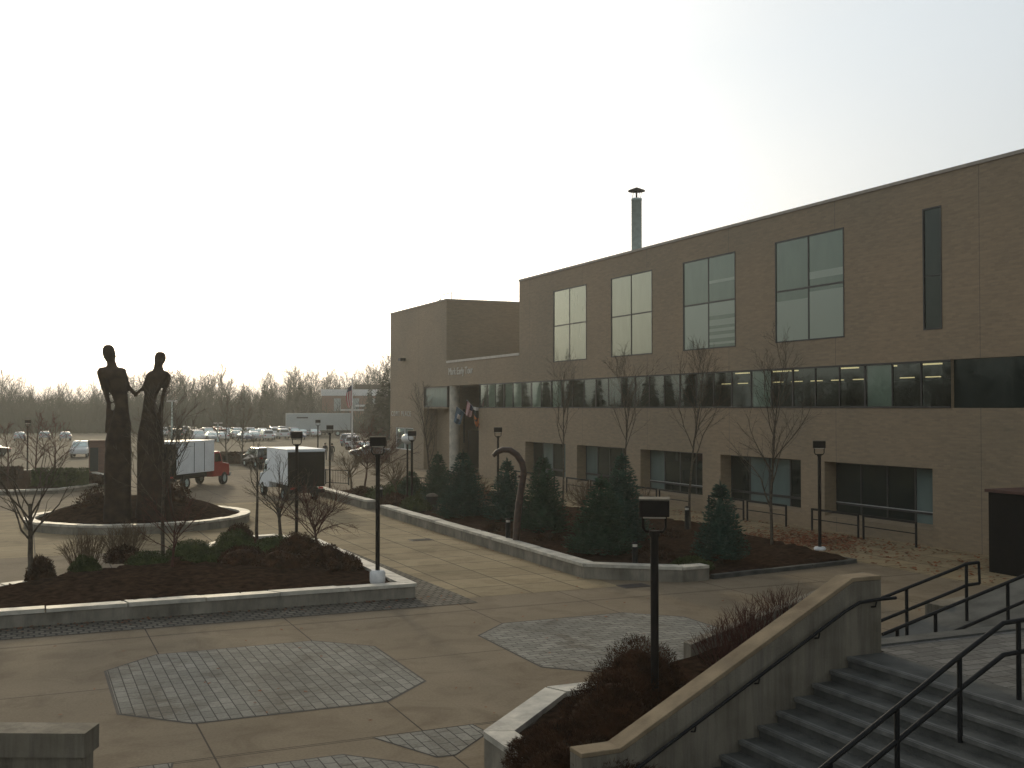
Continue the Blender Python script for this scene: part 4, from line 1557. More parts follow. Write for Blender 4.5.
def box_truck(loc, heading, label, cab_mat, rear_mat, side_lines=True):
    r = thing('box_truck', loc, R(90) - heading, label, 'truck', 'box trucks parked on the plaza')
    Lb, W, zb, zt = 4.7, 2.3, 1.02, 3.05
    bx = MB()
    bx.box((0, -W / 2, zb), (Lb, W / 2, zt))
    box = bx.build('cargo_box', M_WHITE, r, bevel=.03)
    MB().box((-.02, -W / 2 - .02, zt + .001), (Lb + .02, W / 2 + .02, zt + .09)).build('box_roof', M_WHITE, box, bevel=.02)
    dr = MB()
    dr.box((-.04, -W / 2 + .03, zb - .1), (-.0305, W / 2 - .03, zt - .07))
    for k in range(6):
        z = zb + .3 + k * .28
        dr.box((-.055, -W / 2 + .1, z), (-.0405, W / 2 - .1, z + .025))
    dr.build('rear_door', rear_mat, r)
    if side_lines:
        ln = MB()
        for x in (2.05, 3.35):
            ln.box((x, -W / 2 - .012, zb + .05), (x + .05, -W / 2 - .001, zt - .05))
            ln.box((x, W / 2 + .001, zb + .05), (x + .05, W / 2 + .012, zt - .05))
        ln.build('side_trim', M_DARKM, box)
    ch_ = MB()
    ch_.box((-.1, -.5, .62), (7.0, .5, .95)).box((-.12, -W / 2 + .05, .55), (.05, W / 2 - .05, .75))
    ch_.box((.8, -W / 2 + .06, .5), (1.0, -W / 2 + .1, .98))
    ch_.build('chassis', M_BLACK, r)
    for y in (-.85, .85):
        MB().box((-.14, y - .14, .78), (-.105, y + .14, .9)).build('tail_light', M_TAIL, r)
    cab = MB()
    prof = [(4.85, .6), (7.05, .6), (7.1, 1.0), (7.05, 1.42), (6.15, 1.55), (5.78, 2.25), (5.6, 2.33), (4.85, 2.3)]
    cab.profile(prof, 'y', -1.0, 1.0)
    cab.build('cab', cab_mat, r, bevel=.06)
    g = MB()
    for y in (-1.012, 1.012):
        q = [(5.0, y, 1.62), (5.95, y, 1.62), (5.66, y, 2.18), (5.0, y, 2.18)]
        g.add(q, [(0, 1, 2, 3)])
    g.add([(6.17, -.85, 1.6), (6.17, .85, 1.6), (5.82, .8, 2.22), (5.82, -.8, 2.22)], [(0, 1, 2, 3)])
    g.build('windows', M_CARG, r)
    MB().box((7.06, -1.05, .55), (7.2, 1.05, .8)).build('bumper', M_CHROME, r, bevel=.02)
    for y in (-.78, .78):
        MB().box((7.075, y - .14, 1.05), (7.13, y + .14, 1.22)).build('headlight', M_HEADL, r)
    for y in (-1.2, 1.2):
        m = MB()
        m.box((6.0, y - .09, 1.65), (6.06, y + .09, 2.0))
        m.tube([(6.03, y * .8, 1.7), (6.03, y, 1.72)], .015, 5)
        m.build('mirror', M_BLACK, r)
    for (x, y) in ((1.35, -.92), (1.35, .92), (6.35, -.9), (6.35, .9)):
        wheel(r, x, y, .43, .28)
    return r


h1 = R(38)
c1 = G(177, 491)
left1 = Vector((-math.cos(h1), math.sin(h1), 0))
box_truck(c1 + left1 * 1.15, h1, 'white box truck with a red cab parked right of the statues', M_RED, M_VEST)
h2 = R(-3)

c2 = G(286, 503)
left2 = Vector((-math.cos(h2), math.sin(h2), 0))
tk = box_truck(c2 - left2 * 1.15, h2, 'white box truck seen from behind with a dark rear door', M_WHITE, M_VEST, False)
tk.scale = (.95, .95, .95)


def make_car(kind, paint):
    r = bpy.data.objects.new('parked_car', None)
    link(r)
    tag(r, 'x', 'car', 'cars in the car park')
    if kind == 'suv':
        prof = [(0, .42), (.02, .95), (.12, 1.05), (.28, 1.62), (.5, 1.74), (2.5, 1.76), (2.85, 1.66), (3.45, 1.12), (4.4, 1.0), (4.58, .8), (4.6, .42)]
        ga = [(.3, 1.1), (.42, 1.58), (2.55, 1.6), (3.2, 1.14)]
        tw = .80
    else:
        prof = [(0, .4), (.03, .82), (.15, .95), (.85, 1.0), (1.4, 1.38), (1.7, 1.43), (2.5, 1.43), (2.8, 1.36), (3.5, .98), (4.3, .86), (4.5, .68), (4.52, .4)]
        ga = [(.98, 1.0), (1.47, 1.33), (2.7, 1.33), (3.32, .98)]
        tw = .72
    W = .88
    zbelt = 1.0
    ztop = max(p[1] for p in prof)

    def hw(z):
        if z < zbelt:
            return W - .06 * (max(0, .6 - z) / .3)
        return W - (W - tw * .88) * (z - zbelt) / (ztop - zbelt)
    b = MB()
    n = len(prof)
    vs = [(x, -hw(z), z) for x, z in prof] + [(x, hw(z), z) for x, z in prof]
    b.add(vs, [(i, (i + 1) % n, n + (i + 1) % n, n + i) for i in range(n)] + [tuple(range(n - 1, -1, -1)), tuple(range(n, 2 * n))])
    bd = b.build('body', paint, r, bevel=.07)
    g = MB()
    for sg in (-1, 1):
        g.add([(x, sg * (hw(z) + .012), z) for x, z in ga], [(0, 1, 2, 3)])
    # rear and front glass
    k = 3 if kind != 'suv' else 2
    x0, z0 = prof[k]
    x1, z1 = prof[k + 1]
    xi, zi = (prof[7], prof[8]) if kind != 'suv' else (prof[6], prof[7])
    for (a, c, off) in (((x0, z0), (x1, z1), -1), (xi, zi, 1)):
        q0 = Vector((a[0], 0, a[1]))
        q1 = Vector((c[0], 0, c[1]))
        d = (q1 - q0).normalized()
        nn = Vector((-d.z, 0, d.x)) * .014
        if nn.z < 0:
            nn = -nn
        A = q0.lerp(q1, .12) + nn
        Bq = q0.lerp(q1, .9) + nn
        g.add([(A.x, -hw(A.z) + .1, A.z), (A.x, hw(A.z) - .1, A.z), (Bq.x, hw(Bq.z) - .1, Bq.z), (Bq.x, -hw(Bq.z) + .1, Bq.z)], [(0, 1, 2, 3)])
    g.build('windows', M_CARG, r)
    for x in (.85, 3.6):
        for y in (-.74, .74):
            wheel(r, x, y, .34, .2)
    for y in (-.62, .62):
        MB().box((-.025, y - .14, .78), (.012, y + .14, .92)).build('tail_light', M_TAIL, r)
        MB().box((4.49, y - .16, .66), (4.545, y + .16, .78)).build('headlight', M_HEADL, r)
    return r


protos = {}


def car(px, t, rz, kind, colour, label, group='cars in the car park'):
    key = (kind, colour)
    if key in protos:
        c = copy_tree(protos[key])
    else:
        c = make_car(kind, CARP[colour])
        protos[key] = c
    p = D(px, t, .0)
    c.location = p
    c.rotation_euler = (0, 0, rz)
    c['label'] = label
    c['group'] = group
    return c


CL = []
car(83, 120, R(262), 'suv', 'white', 'white off roader with dark windows left of the statues')
car(10, 120, R(170), 'sedan', 'black', 'dark car with sunlit glints at the left edge')
car(268, 97, R(100), 'suv', 'black', 'dark car with a bright roof left of the second truck')
car(224, 108, R(178), 'sedan', 'red', 'red car just behind the red truck cab')
car(346, 150, R(60), 'suv', 'silver', 'silver car at the back right of the flagpole')
car(352, 138, R(70), 'suv', 'white', 'pale car close behind the flagpole')
car(364, 124, R(75), 'sedan', 'red', 'dark red car in front of the pale cars by the flagpole')
car(392, 116, R(170), 'sedan', 'silver', 'silver car half hidden by the corner of the brick building')
rng = random.Random(11)
cols = ['white', 'silver', 'white', 'blue', 'silver', 'white', 'green', 'black', 'silver', 'red', 'white']
i = 0
for (t, pxs) in ((176, range(196, 284, 15)), (186, range(178, 300, 15)), (200, range(150, 330, 14)), (212, range(160, 340, 14))):
    for px in pxs:
        kd = 'suv' if rng.random() < .5 else 'sedan'
        cc = cols[i % len(cols)]
        car(px + rng.uniform(-2, 2), t + rng.uniform(-1, 1), R(90 + rng.choice((0, 180)) + rng.uniform(-3, 3)), kd, cc, '%s car in the crowded distant car park rows' % cc)
        i += 1
for (px, t) in ((-14, 160), (20, 175), (45, 180), (66, 176)):
    car(px, t, R(90), 'sedan', 'silver', 'silver car in the distant rows at far left', 'cars at the far left of the car park')

# white trailer
p = D(286, 205)
ex = D(350, 208)
ang = math.atan2(ex.y - p.y, ex.x - p.x)
Lt = (ex - p).length
r = thing('trailer', p, ang, 'long white semi trailer in front of the far building', 'trailer')
MB().box((0, -1.25, 1.1), (Lt, 1.25, 4.3)).build('body', M_TRAILER, r, bevel=.04)
MB().box((.15, -1.2, .8), (Lt - .2, 1.2, 1.09)).build('chassis', M_BLACK, r)
MB().box((1.9, -1.262, 3.35), (4.0, -1.251, 3.6)).build('name_strip', M_DARKM, r)
for x in (1.3, 2.4, Lt - 2.4):
    for y in (-1.0, 1.0):
        wheel(r, x, y, .5, .3)
# far low brick building
p = D(322, 240)
r = thing('brick_building', p, -R(20), 'low red brick building with a pale fascia beyond the trailer', 'building')
w = MB()
w.box((0, 0, 0), (20, 10, 8.0))
w.build('wall', M_REDBRICK, r)
MB().box((-.2, -.2, 8.002), (20.2, 10.2, 9.4)).build('fascia', M_WHITEC, r)
for x in (2.6, 6.6, 10.6, 14.6):
    f_ = MB()
    f_.box((x, -.06, 4.6), (x + 1.5, -.002, 7.4))
    f_.build('window', M_TRAILER, r)
MB().box((7.5, -3, 5.6), (15, -.21, 6.0)).build('canopy', M_WHITEC, r)
MB().box((7, 4, 9.41), (19, 9, 10.6)).build('roof_plant', M_DARKM, r)
# flagpole
p = D(352.2, 123)
r = thing('flagpole', p, -R(24), 'tall pale flagpole with a limp red striped flag', 'flagpole')
hh = EYE + (408 - 377) / FPX * 123
MB().tube([(0, 0, 0), (0, 0, hh)], [.11, .06], 8).build('pole', M_WHITEC, r)
b = MB()
vs, fs = [], []
for i in range(13):
    for j in range(6):
        u, v = j / 5, i / 12
        vs.append((-.05 - u * (.42 + .25 * math.sin(v * 3.2)), .12 * math.sin(u * 6 + v * 4), hh - .9 - v * 2.3 - u * .3))
for i in range(12):
    for j in range(5):
        fs.append((i * 6 + j, i * 6 + j + 1, (i + 1) * 6 + j + 1, (i + 1) * 6 + j))
for q, f_ in enumerate(fs):
    b.f.append(f_)
    b.mi.append(2 if q < 15 else (0 if (q % 5) % 2 == 0 else 1))
    b.sm.append(True)
b.v = vs
b.build('flag', [Mflag['red'], Mflag['pale'], Mflag['navy']], r)
MB().box((-1.3, -.05, 3.7 + 1.3), (1.3, .05, 3.85 + 1.3)).build('crossarm', M_WHITEC, r)
# brick pillar sign beyond the statues
p = D(98, 86)
r = thing('sign_pillar', p, -R(10), 'brown brick sign pillar with a dark green panel left of the statues', 'sign')
MB().box((-.6, -.45, 0), (.6, .45, 2.6)).build('pillar', M_PILLAR, r)
MB().box((-.68, -.53, 2.601), (.68, .53, 2.78)).build('cap', M_PILLAR, r, bevel=.02)
MB().box((-.5, -.49, .35), (.1, -.452, 2.2)).build('panel', M_DOOR, r)
MB().box((.62, -.2, .1), (.72, .2, 1.0)).build('box', M_WHITEC, r)

# ------------------------------------------------------------------ people


def person(px, py, label, heading, coat, stride, height=1.74):
    p = G(px, py)
    r = thing('person', p, heading, label, 'person', 'people walking on the path')
    k = height / 1.75
    J = {'pel': (0, 0, .95), 'sp': (0, .01, 1.18), 'ch': (0, 0, 1.38), 'nk': (0, 0, 1.52), 'hd0': (0, -.01, 1.6), 'hd1': (0, -.01, 1.7),
         'shl': (.18, 0, 1.43), 'ell': (.24, .08 * stride, 1.16), 'wrl': (.24, .02 + .16 * stride, .94), 'hnl': (.24, .01 + .2 * stride, .85),
         'shr': (-.18, 0, 1.43), 'elr': (-.24, -.06 * stride, 1.16), 'wrr': (-.24, -.12 * stride, .94), 'hnr': (-.24, -.14 * stride, .85),
         'hpl': (.09, 0, .9), 'knl': (.1, -.16 * stride, .5), 'anl': (.1, -.1 * stride, .09), 'tol': (.1, -.26 * stride - .04, .035),
         'hpr': (-.09, 0, .9), 'knr': (-.1, .02 * stride, .5), 'anr': (-.1, .3 * stride, .12), 'tor': (-.1, .2 * stride - .04, .035)}
    E = [('pel', 'sp'), ('sp', 'ch'), ('ch', 'nk'), ('nk', 'hd0'), ('hd0', 'hd1'), ('ch', 'shl'), ('shl', 'ell'), ('ell', 'wrl'), ('wrl', 'hnl'), ('ch', 'shr'), ('shr', 'elr'), ('elr', 'wrr'), ('wrr', 'hnr'),
         ('pel', 'hpl'), ('hpl', 'knl'), ('knl', 'anl'), ('anl', 'tol'), ('pel', 'hpr'), ('hpr', 'knr'), ('knr', 'anr'), ('anr', 'tor')]
    rad = {'pel': .15, 'sp': .14, 'ch': .16, 'nk': .06, 'hd0': .088, 'hd1': .095, 'shl': .075, 'shr': .075, 'ell': .055, 'elr': .055, 'wrl': .04, 'wrr': .04, 'hnl': .042, 'hnr': .042, 'hpl': .1, 'hpr': .1, 'knl': .068, 'knr': .068, 'anl': .05, 'anr': .05, 'tol': .042, 'tor': .042}
    keys = list(J)
    me = bpy.data.meshes.new('body')
    me.from_pydata([tuple(c * k for c in J[q]) for q in keys], [(keys.index(a), keys.index(b)) for a, b in E], [])
    o = bpy.data.objects.new('body', me)
    link(o)
    sk = o.modifiers.new('skin', 'SKIN')
    for i, q in enumerate(keys):
        me.skin_vertices[0].data[i].radius = (rad[q] * k, rad[q] * k * (.75 if q in ('sp', 'ch', 'pel') else 1))
    me.skin_vertices[0].data[0].use_root = True
    ss = o.modifiers.new('sub', 'SUBSURF')
    ss.levels = ss.render_levels = 1
    dg = bpy.context.evaluated_depsgraph_get()
    m2 = bpy.data.meshes.new_from_object(o.evaluated_get(dg))
    m2.name = 'body'
    bpy.data.objects.remove(o)
    for m in (coat, M_JEANS, M_SKIN):
        m2.materials.append(m)
    for pl in m2.polygons:
        pl.use_smooth = True
        z = pl.center.z / k
        pl.material_index = 2 if z > 1.54 or (z < .9 and abs(pl.center.x) > .2) else (1 if z < .88 else 0)
    o = bpy.data.objects.new('body', m2)
    link(o, r)
    MB().lathe([(.04, 1.80 * k), (.085, 1.77 * k), (.105, 1.7 * k), (.1, 1.63 * k)][::-1], 12, (0, .015)).build('hair', M_HAIR, r)
    return r


person(332, 461, 'person in a dark coat walking on the path beyond the truck', R(160), M_COAT, 1.0)
person(325.2, 460, 'person in dark clothes half hidden behind the parked truck', R(170), M_COAT, .7, 1.7)

# ------------------------------------------------------------------ vegetation


def bare_tree(seed, h, trunk_r, first=0.3, n1=12, n2=6, n3=5, spread=0.55, up=0.5, twig=.006, lean=0.0, l1=.42, leader=True, sides=5):
    rng = random.Random(seed)
    b = MB()

    def limb(p, d, L, r0, r1, lvl, nseg):
        pts, rad = [p.copy()], [r0]
        q = p.copy()
        dd = d.normalized()
        for i in range(nseg):
            jit = Vector((rng.gauss(0, 1), rng.gauss(0, 1), rng.gauss(0, .6))) * (.05 if lvl == 0 else .17)
            dd = (dd + jit + Vector((0, 0, up * (.1 if lvl else .02)))).normalized()
            q = q + dd * (L / nseg)
            pts.append(q.copy())
            rad.append(r0 + (r1 - r0) * (i + 1) / nseg)
        b.tube(pts, rad, [sides + 1, sides - 1, 3, 3][lvl], caps=False)
        return pts, rad

    def at(pts, rad, s):
        k = s * (len(pts) - 1)
        i = min(int(k), len(pts) - 2)
        f = k - i
        return pts[i].lerp(pts[i + 1], f), (pts[i + 1] - pts[i]).normalized(), rad[i] * (1 - f) + rad[i + 1] * f
    tp, tr = limb(Vector((0, 0, -.1)), Vector((lean, lean * .4, 1)), h * (1.0 if leader else .55), trunk_r, trunk_r * (.12 if leader else .6), 0, 8)
    ga = rng.uniform(0, 6.28)
    for i in range(n1):
        s = first + (1 - first) * ((i + rng.uniform(0, .8)) / n1) * .96
        if not leader:
            s = min(.999, .55 + .45 * i / n1)
        p, d, r = at(tp, tr, s)
        ga += 2.4 + rng.uniform(-.4, .4)
        tilt = spread * (1.15 - .5 * s) * rng.uniform(.8, 1.25)
        d1 = (Vector((math.cos(ga), math.sin(ga), 0)) * math.sin(tilt) + Vector((0, 0, 1)) * math.cos(tilt))
        L1 = h * l1 * (1.15 - .75 * (s - first) / (1 - first) if leader else 1) * rng.uniform(.8, 1.15)
        bp, br = limb(p, d1, L1, r * .6, twig * 1.4, 1, 5)
        for j in range(n2):
            s2 = .2 + .78 * (j + rng.random()) / n2
            p2, dd, r2 = at(bp, br, s2)
            ax = dd.orthogonal().normalized()
            ax.rotate(Matrix.Rotation(rng.uniform(0, 6.28), 3, dd))
            d2 = (dd + ax * rng.uniform(.45, .9)).normalized()
            L2 = L1 * .5 * (1.1 - .6 * s2) * rng.uniform(.7, 1.2)
            cp, cr = limb(p2, d2, L2, max(twig, r2 * .55), twig, 2, 3)
            for k in range(n3):
                s3 = .15 + .85 * (k + rng.random()) / n3
                p3, dd3, r3 = at(cp, cr, min(.99, s3))
                ax = dd3.orthogonal().normalized()
                ax.rotate(Matrix.Rotation(rng.uniform(0, 6.28), 3, dd3))
                d3 = (dd3 + ax * rng.uniform(.4, .9)).normalized()
                limb(p3, d3, L2 * .55 * rng.uniform(.5, 1.1), twig * .9, twig * .5, 3, 2)
    return b


def plant_tree(px, py, z, b, label, group, m=M_BARK, rz=0, name='bare_tree', cat='tree', loc=None):
    o = b.build(name, m, loc=loc if loc is not None else G(px, py, z), rz=rz)
    tag(o, label, cat, group)
    return o


GP = 'bare trees along the building'
plant_tree(563, 502, .2, bare_tree(1, 7.2, .06, .42, 13, 8, 5, .46, 1.0, twig=.0042), 'slender bare tree in front of the farthest ground floor window', GP)
o = plant_tree(0, 0, 0, bare_tree(2, 7.2, .062, .42, 15, 8, 5, .46, 1.0, twig=.0042), 'bare tree rising behind the tall spruce', GP, loc=D(619, 54, .2))
plant_tree(690, 533, .3, bare_tree(3, 7.0, .062, .4, 14, 8, 5, .46, 1.0, twig=.0042), 'bare tree beside the bollard light between two spruces', GP)
plant_tree(772, 547, .2, bare_tree(4, 7.2, .068, .2, 14, 8, 5, .5, 1.0, twig=.0042), 'wide vase shaped bare tree left of the lamp and fallen leaves', GP)
plant_tree(0, 0, 0, bare_tree(5, 6.4, .08, .25, 13, 6, 4, .45, 1.0), 'bare tree left of the entrance column', GP, loc=D(431, 72, .1))
GQ = 'bare trees in the shrub bed'
plant_tree(30, 582, .4, bare_tree(6, 4.2, .085, .45, 9, 5, 3, .85, .6, l1=.55, leader=False), 'bare tree with a forked crown at the left edge', GQ)
plant_tree(163, 556, .4, bare_tree(7, 5.4, .07, .3, 14, 6, 5, .55, .8), 'tall bare tree in front of the right hand statue', GQ)
plant_tree(172, 573, .4, bare_tree(8, 2.5, .045, .45, 10, 6, 4, 1.0, .4, twig=.005, l1=.6, leader=False), 'small spreading crab tree in front of the green shrubs', GQ, M_TWIGR)
plant_tree(257, 541, .4, bare_tree(9, 3.7, .07, .5, 8, 4, 4, .7, .7, l1=.28), 'straight thin bare tree left of the second truck', GQ)
plant_tree(281, 542, .4, bare_tree(10, 2.8, .07, .4, 11, 6, 4, .8, .5, l1=.6, leader=False), 'low crab tree with forking limbs before the parked truck', GQ)
plant_tree(318, 552, .4, bare_tree(12, 1.9, .05, .35, 16, 8, 6, 1.2, .3, twig=.006, l1=.85, leader=False), 'spreading reddish twiggy shrub at the right of the bed', GQ, M_TWIGR, name='bare_shrub', cat='shrub')
GI = 'bare trees beyond the statues'
for (px, t, h, sd_, lb) in ((36, 74, 4.4, 20, 'bare bushy tree next to the far left lamp'), (55, 72, 4.2, 21, 'low wide bare tree above the clipped hedge'), (8, 76, 3.8, 22, 'dense bare shrub tree at the left edge'), (150, 66, 5, 23, 'bare tree behind the statues'), (168, 66, 4.6, 24, 'bare tree between statue and red truck'), (228, 98, 6.0, 25, 'thin bare tree beyond the red truck'), (242, 100, 5.6, 26, 'thin bare tree left of the dark car')):
    plant_tree(0, 0, 0, bare_tree(sd_, h, .08, .2, 13, 7, 4, .8, .5, twig=.009, l1=.5), lb, GI, M_TWIGR if sd_ < 23 else M_BARK, loc=D(px, t, .2))
for (px, t, h, sd_, lb) in ((377, 66, 4.2, 31, 'dense dark bare shrub tree behind the planter lamp'), (365, 70, 3.8, 32, 'spreading bare shrub left of the planter lamp'), (352, 68, 2.6, 33, 'small pale bare shrub near the railing'), (478, 52, 1.9, 34, 'bare multi stemmed shrub behind the spruces'), (398, 62, 2.4, 35, 'twiggy shrub near the entrance railing'), (640, 47, 1.6, 36, 'low tan bare shrub by the brick wall'), (585, 50, 1.7, 37, 'low twiggy shrub below the ground floor windows')):
    plant_tree(0, 0, 0, bare_tree(sd_, h, .07, .15, 14, 7, 5, 1.0, .4, twig=.008, l1=.6, leader=False), lb, 'shrubs around the entrance', M_TWIGR if sd_ < 33 else M_TWIGT, loc=D(px, t, .2), name='bare_shrub', cat='shrub')


def spruce(seed, h, w, dense=1.0, leaf=.15):
    rng = random.Random(seed)
    tr, cr = MB(), MB()
    tr.tube([(0, 0, -.1), (0, 0, h * .5), (0, 0, h * .97)], [.09, .06, .012], 7)
    # solid inner shade
    core = []
    for i in range(9):
        f = i / 8
        core.append((max(.02, (w / 2) * .62 * (1 - f) ** .9 * rng.uniform(.85, 1.1)), .1 * h + f * h * .8))
    cr.lathe(core, 11)
    z = .04 * h
    while z < h * .97:
        f = z / h
        rr = (w / 2) * 1.12 * ((1 - f) ** .74) * min(1, .72 + f * 3)
        n = max(4, int((6 + 22 * rr) * dense))
        a0 = rng.uniform(0, 6.28)
        for k in range(n):
            a = a0 + 6.283 * k / n + rng.uniform(-.2, .2)
            L = rr * rng.uniform(.8, 1.12) + .04
            dz = -.12 * L + rng.uniform(-.05, .05)
            o = Vector((math.cos(a), math.sin(a), 0))
            s = Vector((-math.sin(a), math.cos(a), 0))
            steps = max(2, int(L / .13))
            for q in range(steps):
                u = (q + .6) / steps
                if u < .35 and rr > .3:
                    continue
                p = o * (L * u) + Vector((0, 0, z + dz * u + .18 * L * u * u))
                for m_ in range(4):
                    sg = -1 if m_ % 2 else 1
                    ll = leaf * rng.uniform(.7, 1.3) * (1.15 - .35 * u)
                    d = (o * rng.uniform(.5, 1.0) + s * sg * rng.uniform(.2, .9) + Vector((0, 0, rng.uniform(-.15, .55)))).normalized()
                    wd = d.cross(Vector((rng.uniform(-1, 1), rng.uniform(-1, 1), rng.uniform(-1, 1)))).normalized() * ll * .17
                    cr.add([p - wd, p + wd, p + d * ll], [(0, 1, 2)])
        z += (.055 + .05 * (1 - f)) * (h / 2.6) ** .5
    for k in range(26):
        p = Vector((0, 0, h * rng.uniform(.9, 1.0)))
        d = Vector((rng.uniform(-.5, .5), rng.uniform(-.5, .5), 1)).normalized()
        wd = d.orthogonal().normalized() * .02
        cr.add([p - wd, p + wd, p + d * .16], [(0, 1, 2)])
    return tr, cr


def plant_spruce(px, t, z, seed, h, w, label, m=M_SPRUCE):
    r = thing('spruce_tree', D(px, t, z), seed, label, 'tree', 'spruces in the long planter')
    tr, cr = spruce(seed, h, w)
    tr.build('trunk', M_BARK, r)
    cr.build('crown', m, r)


plant_spruce(463, 49.5, .25, 41, 3.1, 2.45, 'broad blue spruce beside the litter bin')
plant_spruce(438, 58, .2, 42, 2.7, 1.9, 'small farther spruce left of the broad blue one', M_SPRUCE2)
plant_spruce(507, 47.5, .3, 43, 2.75, 1.9, 'narrow spruce just left of the crook sculpture')
plant_spruce(543, 43.5, .3, 44, 3.1, 2.1, 'tall spruce just right of the crook sculpture', M_SPRUCE2)
plant_spruce(601, 37.2, .3, 45, 2.65, 2.3, 'widest low spruce behind the near planter corner', M_SPRUCE2)
plant_spruce(622, 40.5, .3, 46, 3.3, 2.05, 'tallest spruce, behind the widest low one')
plant_spruce(720, 36.2, .25, 47, 2.6, 1.75, 'neat cone shaped spruce on its own near the lamp')
plant_spruce(412, 62, .2, 48, 1.5, 1.8, 'low spreading evergreen near the entrance railing', M_SPRUCE2)


def leafy(seed, rx, ry, rz_, n, leaf, core=.78, flat=False, spiky=0.0):
    rng = random.Random(seed)
    b = MB()
    if core:
        vs, fs = [], []
        nu, nv = 28, 14
        for i in range(nv + 1):
            th = math.pi * .5 * i / nv
            for k in range(nu):
                a = 6.283 * k / nu
                q = Vector((math.cos(a) * math.cos(th), math.sin(a) * math.cos(th), math.sin(th)))
                f = core * (1 + .13 * noise.noise(q * 2.2 + Vector((seed, 0, 0))) + .05 * noise.noise(q * 7 + Vector((0, seed, 0))))
                vs.append((q.x * rx * f, q.y * ry * f, q.z * rz_ * f))
        for i in range(nv):
            for k in range(nu):
                fs.append((i * nu + k, i * nu + (k + 1) % nu, (i + 1) * nu + (k + 1) % nu, (i + 1) * nu + k))
        b.add(vs, fs, 0, True)
    for i in range(n):
        a = rng.uniform(0, 6.283)
        sz = rng.uniform(0, 1)
        c = math.sqrt(1 - sz * sz)
        q = Vector((math.cos(a) * c, math.sin(a) * c, sz))
        f = (1 + .13 * noise.noise(q * 2.2 + Vector((seed, 0, 0))) + .05 * noise.noise(q * 7 + Vector((0, seed, 0)))) * rng.uniform(.8, 1.04)
        p = Vector((q.x * rx * f, q.y * ry * f, max(.02, q.z * rz_ * f)))
        d = (q + Vector((rng.gauss(0, .6), rng.gauss(0, .6), rng.gauss(.25, .5)))).normalized()
        l = leaf * rng.uniform(.6, 1.4) * (1 + spiky * rng.random())
        wd = d.cross(Vector((rng.uniform(-1, 1), rng.uniform(-1, 1), rng.uniform(-1, 1))))
        if wd.length < .05:
            continue
        wd = wd.normalized() * l * (.32 if not spiky else .1)
        b.add([p - wd, p + d * l * .5 - wd * .2 + d * 0, p + d * l, p + wd], [(0, 1, 2, 3)])
    return b


def bush(px, t, z, seed, rx, rz_, label, m, group, n=1500, leaf=.07, spiky=0.0, core=.78, ry=None, cat='shrub'):
    b = leafy(seed, rx, ry or rx, rz_, n, leaf, core, spiky=spiky)
    o = b.build('shrub', m, loc=D(px, t, z))
    tag(o, label, cat, group)
    return o


GS = 'shrubs in the left bed'
for (px, t, z, rx, h, lb, m) in (
    (42, 31.0, .35, .42, .8, 'round russet shrub beside the left edge tree', M_BROWNB),
    (86, 32.0, .35, .5, .65, 'dark low shrub below the tan twiggy bush', M_YEW),
    (150, 33.5, .4, .75, .55, 'low green yew mound left of the small crab tree', M_YEW),
    (192, 35.6, .45, .8, .6, 'green yew mound behind the small crab tree', M_YEW),
    (204, 33.8, .45, .72, .55, 'green yew mound nearest the middle of the bed', M_YEW),
    (235, 37.0, .5, .7, .7, 'dark green shrub left of the straight thin tree', M_YEW),
    (240, 39.5, .4, .55, .75, 'round dark shrub at the back edge of the bed', M_BROWNB),
    (276, 36.2, .5, .8, .6, 'green yew mound right of the straight thin tree', M_YEW),
    (245, 33.6, .45, .85, .65, 'wide russet shrub in the middle of the bed', M_BROWNB),
    (283, 33.2, .45, .9, .65, 'russet shrub between yew mound and wall', M_BROWNB),
    (300, 35.8, .5, .8, .75, 'dark russet shrub under the low crab tree', M_BROWNB),
    (322, 34.6, .45, .8, .6, 'russet shrub under the spreading red twigs', M_BROWNB),
    (340, 33.6, .4, .7, .5, 'low russet shrub nearest the lamp', M_BROWNB),
):
    bush(px, t, z - .05, int(px), rx, h, lb, m, GS, n=3400, leaf=.055, core=.88)


def spiky_shrub(seed, n, h, w, r0=.008, m=None):
    rng = random.Random(seed)
    b = MB()
    for i in range(n):
        a = rng.uniform(0, 6.283)
        rr = rng.random() ** .6
        base = Vector((math.cos(a) * rr * w * .25, math.sin(a) * rr * w * .25, -.02))
        tip = Vector((math.cos(a) * rr * w * .6 + rng.gauss(0, .06), math.sin(a) * rr * w * .6 + rng.gauss(0, .06), h * rng.uniform(.6, 1.05) * (1.05 - .35 * rr)))
        mid = base.lerp(tip, .5) + Vector((rng.gauss(0, .05), rng.gauss(0, .05), .05))
        b.tube([base, mid, tip], [r0, r0 * .8, r0 * .4], 3, caps=False)
        for q in range(3):
            s = rng.uniform(.45, .9)
            p = mid.lerp(tip, s)
            d = (tip - mid).normalized() + Vector((rng.gauss(0, .5), rng.gauss(0, .5), rng.gauss(.1, .3)))
            b.tube([p, p + d * h * .14], [r0 * .6, r0 * .3], 3, caps=False)
    return b


for (px, t, h, w, n, lb, m, sd_) in (
    (86, 33.0, 1.25, 1.2, 130, 'upright tan twiggy shrub above the dark low shrub', M_TWIGT, 51),
    (125, 35.6, 1.2, 1.4, 150, 'upright tan twiggy shrub near the round planter', M_TWIGT, 52)):
    plant_tree(0, 0, 0, spiky_shrub(sd_, n, h, w, .011), lb, GS, m, loc=D(px, t, .35), name='bare_shrub', cat='shrub')
bush(125, 35.2, .35, 60, .6, .5, 'low dark mound under the tan twigs near the round planter', M_BROWNB, GS)
